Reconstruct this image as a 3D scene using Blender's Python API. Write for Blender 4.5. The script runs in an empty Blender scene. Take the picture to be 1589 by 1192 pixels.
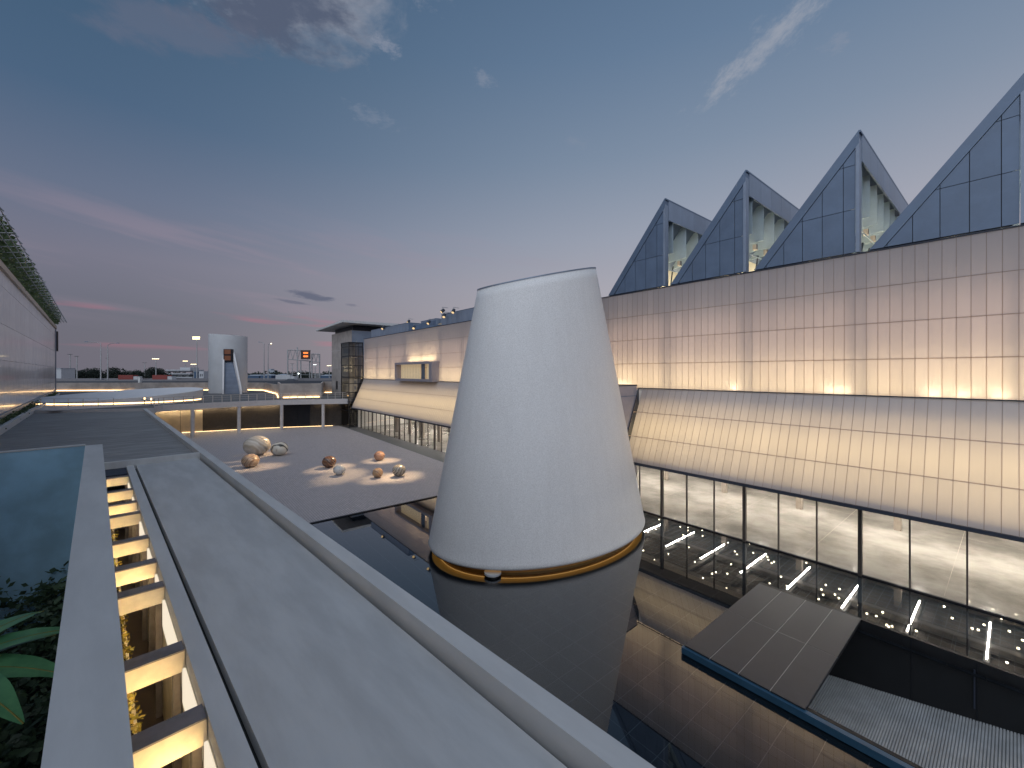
import bpy, bmesh, math, random
from mathutils import Vector, Matrix, noise as mnoise
random.seed(7)
R = math.radians
scn = bpy.context.scene
COL = scn.collection

# ---------------------------------------------------------------- camera
cam = bpy.data.cameras.new('camera')
cam.sensor_width = 36
cam.lens = 36 * 643 / 1589
cam.shift_y = -18 / 1589
cam.clip_end = 12000
camo = bpy.data.objects.new('camera', cam)
COL.objects.link(camo)
camo.location = (0, 0, 10)
camo.rotation_euler = (R(90), 0, 0)
scn.camera = camo

# ---------------------------------------------------------------- render settings
scn.view_settings.view_transform = 'Standard'
scn.view_settings.look = 'None'
scn.view_settings.gamma = 1
scn.view_settings.exposure = 0
scn.view_settings.use_curve_mapping = False
scn.render.engine = 'CYCLES'
cy = scn.cycles
cy.use_denoising = True
cy.max_bounces = 8
cy.diffuse_bounces = 4
cy.glossy_bounces = 4
cy.transmission_bounces = 6
cy.transparent_max_bounces = 16
cy.caustics_reflective = False
cy.caustics_refractive = False
cy.sample_clamp_indirect = 4


# ---------------------------------------------------------------- node helpers
def s2l(c):
    c /= 255
    return c / 12.92 if c <= .04045 else ((c + .055) / 1.055) ** 2.4


def srgb(r, g, b):
    return (s2l(r), s2l(g), s2l(b), 1)


class NT:
    """small expression builder for node trees"""
    def __init__(s, nt):
        s.nt = nt

    def n(s, typ, **kw):
        nd = s.nt.nodes.new(typ)
        for k, v in kw.items():
            setattr(nd, k, v)
        return nd

    def put(s, sock, v):
        if isinstance(v, bpy.types.NodeSocket):
            s.nt.links.new(v, sock)
        elif v is not None:
            if sock.type == 'RGBA' and len(v) == 3:
                v = (*v, 1)
            sock.default_value = v

    def m(s, op, a, b=None, c=None, clamp=False):
        nd = s.n('ShaderNodeMath', operation=op, use_clamp=clamp)
        s.put(nd.inputs[0], a)
        if b is not None: s.put(nd.inputs[1], b)
        if c is not None: s.put(nd.inputs[2], c)
        return nd.outputs[0]

    def ss(s, x, a, b, lo=0., hi=1.):
        nd = s.n('ShaderNodeMapRange', interpolation_type='SMOOTHSTEP')
        s.put(nd.inputs[0], x)
        for i, v in enumerate((a, b, lo, hi)): nd.inputs[i + 1].default_value = v
        return nd.outputs[0]

    def mix(s, f, a, b, blend='MIX'):
        nd = s.n('ShaderNodeMix', data_type='RGBA', blend_type=blend)
        s.put(nd.inputs[0], f); s.put(nd.inputs[6], a); s.put(nd.inputs[7], b)
        return nd.outputs[2]

    def ramp(s, f, stops):
        nd = s.n('ShaderNodeValToRGB')
        e = nd.color_ramp.elements
        while len(e) < len(stops): e.new(.5)
        for i, (p, c) in enumerate(stops):
            e[i].position = p; e[i].color = c
        s.put(nd.inputs[0], f)
        return nd.outputs[0]

    def noise(s, vec, scale, detail=4, rough=.55, dim='3D', dist=0):
        nd = s.n('ShaderNodeTexNoise', noise_dimensions=dim)
        if vec is not None: s.put(nd.inputs['Vector'], vec)
        nd.inputs['Scale'].default_value = scale
        nd.inputs['Detail'].default_value = detail
        nd.inputs['Roughness'].default_value = rough
        nd.inputs['Distortion'].default_value = dist
        return nd.outputs[0]

    def xyz(s, x, y, z=0.):
        nd = s.n('ShaderNodeCombineXYZ')
        s.put(nd.inputs[0], x); s.put(nd.inputs[1], y); s.put(nd.inputs[2], z)
        return nd.outputs[0]

    def vscale(s, v, sc):
        nd = s.n('ShaderNodeVectorMath', operation='MULTIPLY')
        s.put(nd.inputs[0], v); nd.inputs[1].default_value = sc
        return nd.outputs[0]


# ---------------------------------------------------------------- world: dusk sky
SUN_AZ, SUN_EL = R(52), R(1.5)
W = bpy.data.worlds.new('World')
scn.world = W
W.use_nodes = True
W.node_tree.nodes.clear()
t = NT(W.node_tree)
gen = t.n('ShaderNodeTexCoord').outputs['Generated']
sp = t.n('ShaderNodeSeparateXYZ'); t.put(sp.inputs[0], gen)
dx, dy, dz = sp.outputs
el = t.m('MAXIMUM', dz, 0.)
az = t.m('ARCTAN2', dx, dy)
hl = t.m('SQRT', t.m('ADD', t.m('ADD', t.m('MULTIPLY', dx, dx), t.m('MULTIPLY', dy, dy)), 1e-5))
tow = t.m('DIVIDE', t.m('ADD', t.m('MULTIPLY', dx, math.sin(SUN_AZ)), t.m('MULTIPLY', dy, math.cos(SUN_AZ))), hl)
fs = t.ss(tow, -.25, 1.0)
left = t.ramp(el, [(0, srgb(114, 112, 124)), (.10, srgb(107, 110, 126)), (.2, srgb(121, 121, 140)), (.3, srgb(104, 116, 141)),
                   (.43, srgb(76, 102, 132)), (.57, srgb(66, 95, 124)), (.8, srgb(56, 84, 114)), (1, srgb(52, 78, 108))])
right = t.ramp(el, [(0, srgb(188, 176, 180)), (.15, srgb(180, 176, 186)), (.3, srgb(159, 166, 183)), (.45, srgb(130, 147, 170)),
                    (.6, srgb(104, 128, 157)), (.8, srgb(76, 103, 135)), (1, srgb(60, 87, 117))])
sky = t.mix(fs, left, right)
nish = t.n('ShaderNodeTexSky', sky_type='NISHITA', sun_disc=False)
nish.sun_elevation = SUN_EL; nish.sun_rotation = SUN_AZ
nish.air_density = 1.2; nish.dust_density = 1.5
nsc = t.mix(1.0, nish.outputs[0], (.14, .14, .14, 1), 'MULTIPLY')
sky = t.mix(.10, sky, nsc)
# low mauve veil and thin pink streaks above the horizon
ae = t.xyz(t.m('MULTIPLY', az, 1.6), t.m('ADD', t.m('MULTIPLY', el, 14.), t.m('MULTIPLY', az, 1.7)), 3.1)
v1 = t.noise(ae, 1.2, 4, .55)
band = t.m('MULTIPLY', t.ss(el, .06, .16), t.ss(el, .36, .2))
veil = t.m('MULTIPLY', t.m('MULTIPLY', t.ss(v1, .48, .68), band), t.ss(tow, .98, .3))
sky = t.mix(t.m('MULTIPLY', veil, .42), sky, srgb(160, 142, 156))
ae2 = t.xyz(t.m('MULTIPLY', az, 3.4), t.m('ADD', t.m('MULTIPLY', el, 42.), t.m('MULTIPLY', az, 1.5)), 8.3)
v2 = t.noise(ae2, 1.0, 3, .5)
pk = t.m('MULTIPLY', t.m('MULTIPLY', t.ss(v2, .62, .74), t.m('MULTIPLY', t.ss(el, .035, .06), t.ss(el, .14, .09))), t.ss(tow, .9, .45))
sky = t.mix(t.m('MULTIPLY', pk, .5), sky, srgb(186, 116, 132))
# cloud sheet coordinates (flat layer overhead)
iz = t.m('DIVIDE', 1., t.m('MAXIMUM', dz, .03))
px = t.m('MULTIPLY', dx, iz); py = t.m('MULTIPLY', dy, iz)
pxy = t.xyz(px, py)
nbig = t.noise(pxy, 5.5, 8, .62, dist=.3)
nfin = t.noise(pxy, 17., 6, .6)


def blob(cx, cy, rx, ry, ang=0., nz=None, amp=1.1):
    ca, sa = math.cos(ang), math.sin(ang)
    a = t.m('SUBTRACT', px, cx); b = t.m('SUBTRACT', py, cy)
    u = t.m('DIVIDE', t.m('ADD', t.m('MULTIPLY', a, ca), t.m('MULTIPLY', b, sa)), rx)
    v = t.m('DIVIDE', t.m('SUBTRACT', t.m('MULTIPLY', b, ca), t.m('MULTIPLY', a, sa)), ry)
    d = t.m('SQRT', t.m('ADD', t.m('MULTIPLY', u, u), t.m('MULTIPLY', v, v)))
    d = t.m('ADD', d, t.m('MULTIPLY', t.m('SUBTRACT', nz if nz is not None else nbig, .5), -amp * 2.2))
    return d, u


up = t.ss(dz, .25, .4)
d1, u1 = blob(-.62, 1.08, .31, .28, -.5, None, .85)
m1 = t.m('MULTIPLY', t.ss(d1, 1.1, .4), up)
lite = t.m('ADD', t.m('MULTIPLY', u1, .45), t.m('MULTIPLY', t.m('SUBTRACT', nfin, .5), 1.2))
lite = t.ss(t.m('ADD', lite, t.m('MULTIPLY', t.ss(d1, .2, .9), .45)), -.05, .75)
c1 = t.mix(lite, srgb(86, 95, 116), srgb(142, 148, 162))
sky = t.mix(t.m('MULTIPLY', m1, .93), sky, c1)
d2, _ = blob(.775, 1.28, .075, .34, .22, t.noise(t.vscale(pxy, (2.2, 1., 1.)), 9., 9, .7), 1.7)
m2 = t.m('MULTIPLY', t.ss(d2, 1.1, -.25), up)
sky = t.mix(t.m('MULTIPLY', m2, .72), sky, srgb(158, 163, 175))
d3, _ = blob(-.98, 1.22, .26, .12, .3)
sky = t.mix(t.m('MULTIPLY', t.m('MULTIPLY', t.ss(d3, 1.05, .3), up), .5), sky, srgb(104, 110, 130))
for cx_, cy_, r_, s_ in ((-.38, 1.27, .05, .8), (-.10, 1.41, .045, .55), (-.55, 1.62, .09, .35), (.98, 1.25, .05, .5), (-.28, 1.0, .12, .6), (.28, 1.8, .06, .25), (-.9, .92, .2, .4)):
    d4, _ = blob(cx_, cy_, r_ * 1.2, r_ * .7, .9, t.noise(pxy, 26., 8, .7), 1.9)
    sky = t.mix(t.m('MULTIPLY', t.m('MULTIPLY', t.ss(d4, 1.15, -.2), up), s_ * .85), sky, srgb(140, 147, 164))
# thin dark cloudlet low over the gantry
nae = t.noise(t.xyz(t.m('MULTIPLY', az, 22.), t.m('MULTIPLY', el, 90.), 0.), 1., 4, .6)
for a0, e0, ra, re, s_ in ((-.448, .163, .05, .010, .7), (-.49, .149, .045, .004, .5), (-.37, .15, .02, .004, .35)):
    u_ = t.m('DIVIDE', t.m('SUBTRACT', az, a0), ra)
    v_ = t.m('DIVIDE', t.m('ADD', t.m('SUBTRACT', el, e0), t.m('MULTIPLY', t.m('SUBTRACT', az, a0), .10)), re)
    dd = t.m('SQRT', t.m('ADD', t.m('MULTIPLY', u_, u_), t.m('MULTIPLY', v_, v_)))
    dd = t.m('ADD', dd, t.m('MULTIPLY', t.m('SUBTRACT', nae, .5), -1.8))
    sky = t.mix(t.m('MULTIPLY', t.ss(dd, 1.0, .4), s_), sky, srgb(84, 92, 114))
bg = t.n('ShaderNodeBackground'); t.put(bg.inputs[0], sky); bg.inputs[1].default_value = 1.0
wo = t.n('ShaderNodeOutputWorld'); W.node_tree.links.new(bg.outputs[0], wo.inputs[0])

# added soft fill light from behind the camera to lift the dusk-lit surfaces
sl = bpy.data.lights.new('sun_fill', 'SUN')
sl.energy = 2.2; sl.angle = R(100); sl.color = (.90, .94, 1.0)
so = bpy.data.objects.new('sun_fill', sl); COL.objects.link(so)
so.rotation_euler = Vector((.18, .83, -.55)).to_track_quat('-Z', 'Y').to_euler()

# ---------------------------------------------------------------- frames
A1 = Vector((-.6357, .7720)); N1 = Vector((.7720, .6357))       # hall axis (away along facade) and its normal
A2 = Vector((-.7090, .7052)); N2 = Vector((.7052, .7090))       # roof / left building axis


class Frame:
    def __init__(s, a, n):
        s.a, s.n = a, n
        s.rot = math.atan2(-a.y, -a.x) if a else 0.

    def loc(s, p):                      # frame coords -> rotated local coords
        return (-p[0], p[1], p[2]) if s.a else tuple(p)

    def world(s, p):
        if not s.a: return Vector(p)
        v = s.a * p[0] + s.n * p[1]
        return Vector((v.x, v.y, p[2]))


F1, F2, FW = Frame(A1, N1), Frame(A2, N2), Frame(None, None)
ORG = {}


def prop(o, label=None, cat=None, group=None, kind=None):
    for k, v in (('label', label), ('category', cat), ('group', group), ('kind', kind)):
        if v: o[k] = v
    return o


def thing(name, label, cat, fr=FW, at=(0, 0, 0), group=None, kind=None):
    o = bpy.data.objects.new(name, None)
    o.empty_display_size = .2
    COL.objects.link(o)
    o.location = fr.world(at); o.rotation_euler = (0, 0, fr.rot)
    ORG[o.name] = (fr, at)
    return prop(o, label, cat, group, kind)


class MB:
    """gathers shapes in frame coordinates, then links them as ONE object"""
    def __init__(s):
        s.v, s.f = [], []

    def add(s, vs, fs):
        b = len(s.v); s.v += [tuple(p) for p in vs]; s.f += [tuple(b + i for i in f) for f in fs]
        return s

    def box(s, x0, x1, y0, y1, z0, z1):
        vs = [(x, y, z) for z in (z0, z1) for y in (y0, y1) for x in (x0, x1)]
        return s.add(vs, [(0, 2, 3, 1), (4, 5, 7, 6), (0, 1, 5, 4), (2, 6, 7, 3), (0, 4, 6, 2), (1, 3, 7, 5)])

    def shell(s, x0, x1, y0, y1, z0, z1):
        """folded sheet: front face (y0) and its four returned edges, open at the back"""
        vs = [(x, y, z) for z in (z0, z1) for y in (y0, y1) for x in (x0, x1)]
        return s.add(vs, [(0, 1, 5, 4), (0, 2, 3, 1), (4, 5, 7, 6), (0, 4, 6, 2), (1, 3, 7, 5)])

    def tray(s, front, rear):
        return s.add(list(front) + list(rear), [(0, 1, 2, 3)] + [(i, (i + 1) % 4, 4 + (i + 1) % 4, 4 + i) for i in range(4)])

    def hexa(s, bot, top):
        n = len(bot)
        return s.add(list(bot) + list(top), [tuple(range(n))[::-1], tuple(range(n, 2 * n))] +
                     [(i, (i + 1) % n, n + (i + 1) % n, n + i) for i in range(n)])

    def extrude(s, poly, vec):
        vec = Vector(vec)
        return s.hexa(poly, [tuple(Vector(p) + vec) for p in poly])

    def prism(s, poly, z0, z1):
        return s.hexa([(p[0], p[1], z0) for p in poly], [(p[0], p[1], z1) for p in poly])

    def tube(s, p, q, r, n=8, r2=None):
        p, q = Vector(p), Vector(q); d = (q - p).normalized()
        a = d.orthogonal().normalized(); b = d.cross(a)
        r2 = r if r2 is None else r2
        c = [(math.cos(2 * math.pi * i / n), math.sin(2 * math.pi * i / n)) for i in range(n)]
        return s.hexa([p + (a * x + b * y) * r for x, y in c], [q + (a * x + b * y) * r2 for x, y in c])

    def path(s, pts, r, n=6):
        for a, b in zip(pts, pts[1:]): s.tube(a, b, r, n)
        return s

    def quad(s, a, b, c, d):
        return s.add([a, b, c, d], [(0, 1, 2, 3)])

    def beam(s, p, q, w, z0, z1):
        """plan-straight bar from p to q (xy), width w"""
        p, q = Vector(p[:2]), Vector(q[:2]); d = (q - p).normalized(); o = Vector((-d.y, d.x)) * w / 2
        return s.prism([p + o, q + o, q - o, p - o], z0, z1)

    def build(s, name, mat, parent=None, fr=None, at=(0, 0, 0), smooth=False, kind=None, label=None, recalc=True):
        if parent is not None:
            root = parent
            while root.parent: root = root.parent
            fr, at = ORG[root.name]
        fr = fr or FW
        off = Vector(fr.loc(at))
        me = bpy.data.meshes.new(name)
        me.from_pydata([tuple(Vector(fr.loc(p)) - off) for p in s.v], [], s.f)
        if recalc:
            bm = bmesh.new(); bm.from_mesh(me)
            bmesh.ops.recalc_face_normals(bm, faces=bm.faces)
            bm.to_mesh(me); bm.free()
        me.materials.append(mat)
        if smooth:
            me.shade_smooth()
        o = bpy.data.objects.new(name, me); COL.objects.link(o)
        if parent is not None:
            o.parent = parent
        else:
            o.location = fr.world(at); o.rotation_euler = (0, 0, fr.rot)
            ORG[o.name] = (fr, at)
        return prop(o, label, None, None, kind)


def clone(o, parent, delta=(0, 0, 0)):
    """copy of a part sharing its mesh; delta in frame coordinates"""
    c = o.copy(); COL.objects.link(c); c.parent = parent
    root = parent
    while root.parent: root = root.parent
    fr = ORG[root.name][0]
    c.location = Vector(o.location) + Vector(fr.loc(delta))
    return c


def lamp(name, kind, fr, at, parent=None, energy=10, color=(1, .72, .42), size=.1, size_y=None, aim=(0, 0, -1), long=None, spot=None, blend=.6):
    l = bpy.data.lights.new(name, kind); l.energy = energy; l.color = color
    if kind == 'AREA':
        l.shape = 'RECTANGLE' if size_y else 'SQUARE'; l.size = size
        if size_y: l.size_y = size_y
    elif kind == 'SPOT':
        l.spot_size = R(spot); l.spot_blend = blend; l.shadow_soft_size = size
    else:
        l.shadow_soft_size = size
    o = bpy.data.objects.new(name, l); COL.objects.link(o)
    o.location = fr.world(at)
    o0 = fr.world((0, 0, 0)); d = (fr.world(aim) - o0).normalized()
    if long:                                        # local X along 'long'
        x = (fr.world(long) - o0).normalized(); z = -d; y = z.cross(x).normalized(); x = y.cross(z)
        o.rotation_euler = Matrix((x, y, z)).transposed().to_euler()
    else:
        o.rotation_euler = d.to_track_quat('-Z', 'Y').to_euler()
    if parent is not None:
        bpy.context.view_layer.update()
        root = parent
        while root.parent: root = root.parent
        f_, a_ = ORG[root.name]
        mw = Matrix.Translation(f_.world(a_)) @ Matrix.Rotation(f_.rot, 4, 'Z')
        o.matrix_world = mw.inverted() @ (Matrix.Translation(o.location) @ o.rotation_euler.to_matrix().to_4x4())
        o.parent = parent
    return o


# ---------------------------------------------------------------- materials
def material(name, col, rough=.6, metal=0., var=.08, vscale=3., bump=0., bscale=30., coord='Object', stretch=(1, 1, 1), spec=.5,
             col2=None, detail=5, coat=0., rnd_=.06, emit=None, estr=0.):
    m = bpy.data.materials.new(name); m.use_nodes = True
    m.node_tree.nodes.clear()
    k = NT(m.node_tree)
    tc = k.n('ShaderNodeTexCoord').outputs[coord]
    vec = k.vscale(tc, stretch)
    nz = k.noise(vec, vscale, detail, .6)
    f = k.ss(nz, .3, .7)
    c = (*col, 1) if len(col) == 3 else col
    if col2 is None:
        lo = tuple(x * (1 - var) for x in c[:3]) + (1,); hi = tuple(min(1, x * (1 + var)) for x in c[:3]) + (1,)
    else:
        lo, hi = c, ((*col2, 1) if len(col2) == 3 else col2)
    cc = k.mix(f, lo, hi)
    rv = k.m('ADD', k.m('MULTIPLY', k.n('ShaderNodeObjectInfo').outputs['Random'], 2 * rnd_), 1 - rnd_)
    cc = k.mix(1., cc, k.xyz(rv, rv, rv), 'MULTIPLY')
    b = k.n('ShaderNodeBsdfPrincipled')
    k.put(b.inputs['Base Color'], cc)
    r = k.m('ADD', k.m('MULTIPLY', k.m('SUBTRACT', nz, .5), min(.3, rough * .5)), rough, clamp=True)
    k.put(b.inputs['Roughness'], r)
    b.inputs['Metallic'].default_value = metal
    b.inputs['Specular IOR Level'].default_value = spec
    b.inputs['Coat Weight'].default_value = coat
    if emit:
        b.inputs['Emission Color'].default_value = (*emit, 1); b.inputs['Emission Strength'].default_value = estr
    if bump:
        bp = k.n('ShaderNodeBump'); bp.inputs['Strength'].default_value = bump; bp.inputs['Distance'].default_value = .02
        k.put(bp.inputs['Height'], k.noise(vec, bscale, 4, .6)); k.put(b.inputs['Normal'], bp.outputs[0])
    o = k.n('ShaderNodeOutputMaterial'); m.node_tree.links.new(b.outputs[0], o.inputs[0])
    m['bsdf'] = b.name
    return m


def emission(name, col, s):
    m = bpy.data.materials.new(name); m.use_nodes = True
    m.node_tree.nodes.clear(); k = NT(m.node_tree)
    e = k.n('ShaderNodeEmission'); e.inputs[0].default_value = (*col, 1); e.inputs[1].default_value = s
    o = k.n('ShaderNodeOutputMaterial'); m.node_tree.links.new(e.outputs[0], o.inputs[0])
    return m


WARM = (1., .76, .42)
WARM2 = (1., .80, .55)
M = {}
M['led'] = emission('led_warm', (1., .62, .28), 5.)
M['barrier'] = material('road_barrier', (.17, .17, .19), .7)
M['wall_glow'] = emission('wall_glow', (1., .86, .66), .95)
M['lens'] = emission('lens_glow', (1., .70, .36), 1.1)
M['led_soft'] = emission('led_soft', (1., .66, .32), 4.)
M['led_gold'] = emission('led_gold', (1., .55, .16), 1.2)
M['tube'] = emission('tube_white', (1., .93, .84), 34.)
M['bulb'] = emission('bulb', (1., .86, .62), 16.)
M['flood'] = emission('flood', (1., .80, .42), 7.)
M['flood_white'] = emission('flood_white', (.9, 1., .95), 6.)
M['amber'] = emission('amber', (1., .22, .05), 2.2)
M['tail'] = emission('tail_lamp', (1., .05, .04), 2.0)
M['mosaic'] = material('white_mosaic', (.76, .76, .77), .5, var=.16, vscale=26., bump=.35, bscale=30., detail=6)
k_ = NT(M['mosaic'].node_tree); b_ = M['mosaic'].node_tree.nodes[M['mosaic']['bsdf']]
tc_ = k_.n('ShaderNodeTexCoord').outputs['Object']
st_ = k_.noise(k_.vscale(tc_, (2.2, 2.2, .10)), 1.0, 5, .65)
src_ = b_.inputs['Base Color'].links[0].from_socket
big_ = k_.noise(tc_, .35, 3, .5)
k_.put(b_.inputs['Base Color'], k_.mix(k_.m('MULTIPLY', k_.ss(k_.m('ADD', k_.m('MULTIPLY', st_, .7), k_.m('MULTIPLY', big_, .3)),   .42, .66), .20), src_, (.58, .57, .57, 1)))
M['concrete'] = material('pale_concrete', (.52, .525, .53), .75, var=.10, vscale=1.1, bump=.10, bscale=7., stretch=(.35, 1.6, 1))
M['concrete_lt'] = material('light_concrete', (.55, .555, .56), .7, var=.07, vscale=1.4, bump=.12, bscale=9., stretch=(.35, 1.5, 1))
M['deck'] = material('brushed_dark_deck', (.25, .25, .25), .7, var=.30, vscale=2.2, bump=.25, bscale=6., stretch=(2.2, .22, 1))
M['concrete_raw'] = material('raw_concrete', (.40, .36, .34), .85, var=.2, vscale=.5, bump=.2, bscale=4.)
M['white'] = material('white_paint', (.70, .70, .72), .5, var=.04)
M['white_warm'] = material('white_render', (.52, .54, .57), .6, var=.06, vscale=.4)
M['fascia'] = material('fascia_render', (.55, .52, .52), .6, var=.05)
M['zinc'] = material('blue_grey_zinc', (.125, .175, .26), .38, metal=.25, var=.09, vscale=.9)
M['zinc_lt'] = material('light_zinc', (.24, .29, .38), .42, metal=.25, var=.08, vscale=.8)
M['zinc_mauve'] = material('mauve_grey_cladding', (.30, .28, .32), .5, metal=.1, var=.06)
M['frame'] = material('dark_frame', (.018, .02, .026), .4, metal=.5, var=.1)
M['mullion'] = material('bronze_mullion', (.075, .065, .06), .45, metal=.3)
M['flash'] = material('blue_black_flashing', (.03, .038, .06), .6, metal=.1)
M['black'] = material('black_cladding', (.006, .007, .009), .55, var=.2)
M['cream'] = material('cream_lining', (.72, .68, .56), .6, var=.03)
M['cavity'] = material('cavity_white', (.82, .80, .76), .7, var=.02)
M['fin'] = material('pale_blue_fin', (.40, .50, .58), .5, var=.04)
M['steel'] = material('galvanised_steel', (.36, .38, .40), .45, metal=.5, var=.08)
M['rail'] = material('rail_steel', (.62, .57, .54), .4, metal=.2)
M['granite'] = material('dark_pool_tile', (.008, .010, .013), .7, var=.3, vscale=2., spec=.1)
M['grout'] = material('pale_grout', (.085, .088, .092), .8, spec=.1)
M['blue_film'] = material('blue_fascia', (.035, .10, .17), .35, var=.1)
M['roof_panel'] = material('charcoal_panel', (.05, .053, .064), .42, metal=.3, var=.10, vscale=1.3)
M['corrug'] = material('grey_corrugated_sheet', (.52, .54, .55), .55, metal=.2, var=.12, vscale=1.6)
M['slot_dark'] = material('dark_groove', (.012, .013, .014), .8)
M['slot_floor'] = material('dark_timber_floor', (.04, .03, .024), .6, var=.2)
M['beam'] = material('beam_render', (.60, .55, .44), .75, var=.12, vscale=2.5, bump=.2, bscale=9.)
M['dkbeam'] = material('beam_cap', (.16, .15, .16), .7, var=.2)
M['pit_wall'] = material('blue_grey_wall', (.36, .60, .76), .8, var=.13, vscale=.8, bump=.1)
M['strip'] = material('dark_grey_paving', (.12, .12, .12), .6, var=.12, vscale=.8)
M['soil'] = material('soil', (.02, .018, .014), .95)
M['ground'] = material('ground_earth', (.10, .10, .095), .95, var=.2, vscale=.02)
M['asphalt'] = material('asphalt', (.055, .055, .06), .85, var=.15)
M['floor_in'] = material('polished_floor', (.47, .44, .40), .16, var=.34, vscale=.3, coat=.5, detail=6)  # broad colour mottling stands in for lamp reflections in the polish
M['ceiling'] = material('dark_ceiling', (.27, .245, .225), .8)
M['duct'] = material('grey_duct', (.50, .47, .45), .5, metal=.3)
M['col_in'] = material('beige_column', (.46, .40, .34), .6)
M['terr_tile'] = material('pale_paving', (.46, .44, .43), .35, var=.12, vscale=.7)
M['dark_wall'] = material('dark_gloss_wall', (.055, .048, .042), .22, var=.1)
M['door'] = material('bronze_door', (.62, .52, .38), .35, metal=.3, var=.12, vscale=.9)
M['clad'] = material('satin_cladding', (.66, .66, .68), .24, metal=.1, var=.04, vscale=.6, coat=.3)
M['bark'] = material('bark', (.07, .055, .04), .9, var=.2)
M['leaf_dk'] = material('dark_leaf', (.035, .065, .04), .55, col2=(.07, .12, .06), vscale=1.5)
M['leaf_mid'] = material('mid_leaf', (.055, .095, .035), .55, col2=(.12, .17, .07), vscale=1.2)
M['leaf_yel'] = material('yellow_leaf', (.16, .17, .03), .55, col2=(.30, .20, .03), vscale=5)
M['leaf_far'] = material('far_foliage', (.016, .026, .022), .9, col2=(.032, .045, .035), vscale=.12)
M['banana'] = material('banana_leaf', (.07, .22, .10), .4, col2=(.12, .32, .14), vscale=3, stretch=(1, 1, 1))
M['cont_red'] = material('red_container', (.20, .035, .03), .6)
M['cont_blue'] = material('blue_container', (.03, .07, .14), .6)
M['cont_white'] = material('white_box', (.45, .47, .50), .6)
M['far_white'] = material('far_white_wall', (.42, .44, .48), .7)
M['far_dark'] = material('far_dark_band', (.05, .06, .08), .5)
M['far_roof'] = material('far_shed_roof', (.30, .34, .40), .6)


def glassy(name, tint=(.9, .9, .9), refl=.0, ior=1.5, rough=0., power=5.):
    """thin pane: tinted see-through mixed with a fresnel mirror"""
    m = bpy.data.materials.new(name); m.use_nodes = True
    m.node_tree.nodes.clear(); k = NT(m.node_tree)
    tr = k.n('ShaderNodeBsdfTransparent'); tr.inputs[0].default_value = (*tint, 1)
    gl = k.n('ShaderNodeBsdfGlossy'); gl.inputs['Roughness'].default_value = rough
    lw = k.n('ShaderNodeLayerWeight').outputs['Facing']         # Schlick, same from both sides
    f0 = ((ior - 1) / (ior + 1)) ** 2
    f = k.m('ADD', k.m('MULTIPLY', k.m('POWER', lw, power), 1 - f0 - refl), f0 + refl, clamp=True)
    mx = k.n('ShaderNodeMixShader'); k.put(mx.inputs[0], f)
    k.nt.links.new(tr.outputs[0], mx.inputs[1]); k.nt.links.new(gl.outputs[0], mx.inputs[2])
    o = k.n('ShaderNodeOutputMaterial'); k.nt.links.new(mx.outputs[0], o.inputs[0])
    return m, gl, k


M['glass'], _, _ = glassy('clear_glass', (.93, .93, .92))
M['glass_dk'], _, _ = glassy('smoked_glass', (.34, .35, .36), .06)
M['water'], gl_, k_ = glassy('still_water', (.60, .72, .80), .0, 1.4, 0., 2.3)


def polycarb(name, tint=(1, 1, 1)):
    m = bpy.data.materials.new(name); m.use_nodes = True
    m.node_tree.nodes.clear(); k = NT(m.node_tree)
    tc = k.n('ShaderNodeTexCoord').outputs['Object']
    oi = k.n('ShaderNodeObjectInfo').outputs['Random']
    nz = k.noise(k.vscale(tc, (9., 1., .25)), 1.0, 4, .6)
    mott = k.noise(tc, .55, 3, .5)
    f = k.m('ADD', k.m('MULTIPLY', oi, .5), k.m('MULTIPLY', k.m('ADD', nz, mott), .25))
    df = k.n('ShaderNodeBsdfDiffuse'); k.put(df.inputs[0], k.mix(1., k.mix(f, (.56, .51, .54, 1), (.66, .60, .62, 1)), (*tint, 1), 'MULTIPLY'))
    tl = k.n('ShaderNodeBsdfTranslucent'); k.put(tl.inputs[0], k.mix(1., k.mix(f, (.66, .63, .58, 1), (.82, .79, .74, 1)), (*tint, 1), 'MULTIPLY'))
    m1 = k.n('ShaderNodeMixShader'); m1.inputs[0].default_value = .55
    k.nt.links.new(df.outputs[0], m1.inputs[1]); k.nt.links.new(tl.outputs[0], m1.inputs[2])
    gl = k.n('ShaderNodeBsdfGlossy'); gl.inputs['Roughness'].default_value = .18; gl.inputs[0].default_value = (.9, .9, .95, 1)
    lw = k.n('ShaderNodeLayerWeight').outputs['Facing']
    m2 = k.n('ShaderNodeMixShader'); k.put(m2.inputs[0], k.m('ADD', k.m('MULTIPLY', k.m('POWER', lw, 4.), .8), .04, clamp=True))
    k.nt.links.new(m1.outputs[0], m2.inputs[1]); k.nt.links.new(gl.outputs[0], m2.inputs[2])
    bp = k.n('ShaderNodeBump'); bp.inputs['Strength'].default_value = .25; bp.inputs['Distance'].default_value = .01
    wv = k.n('ShaderNodeTexWave', wave_type='BANDS', bands_direction='X'); wv.inputs['Scale'].default_value = 14.
    k.put(wv.inputs['Vector'], tc); k.put(bp.inputs['Height'], wv.outputs[1]); k.put(gl.inputs['Normal'], bp.outputs[0])
    o = k.n('ShaderNodeOutputMaterial'); k.nt.links.new(m2.outputs[0], o.inputs[0])
    return m


M['poly'] = polycarb('polycarbonate')
M['joint'] = polycarb('joint_gasket', (.70, .58, .48))


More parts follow.
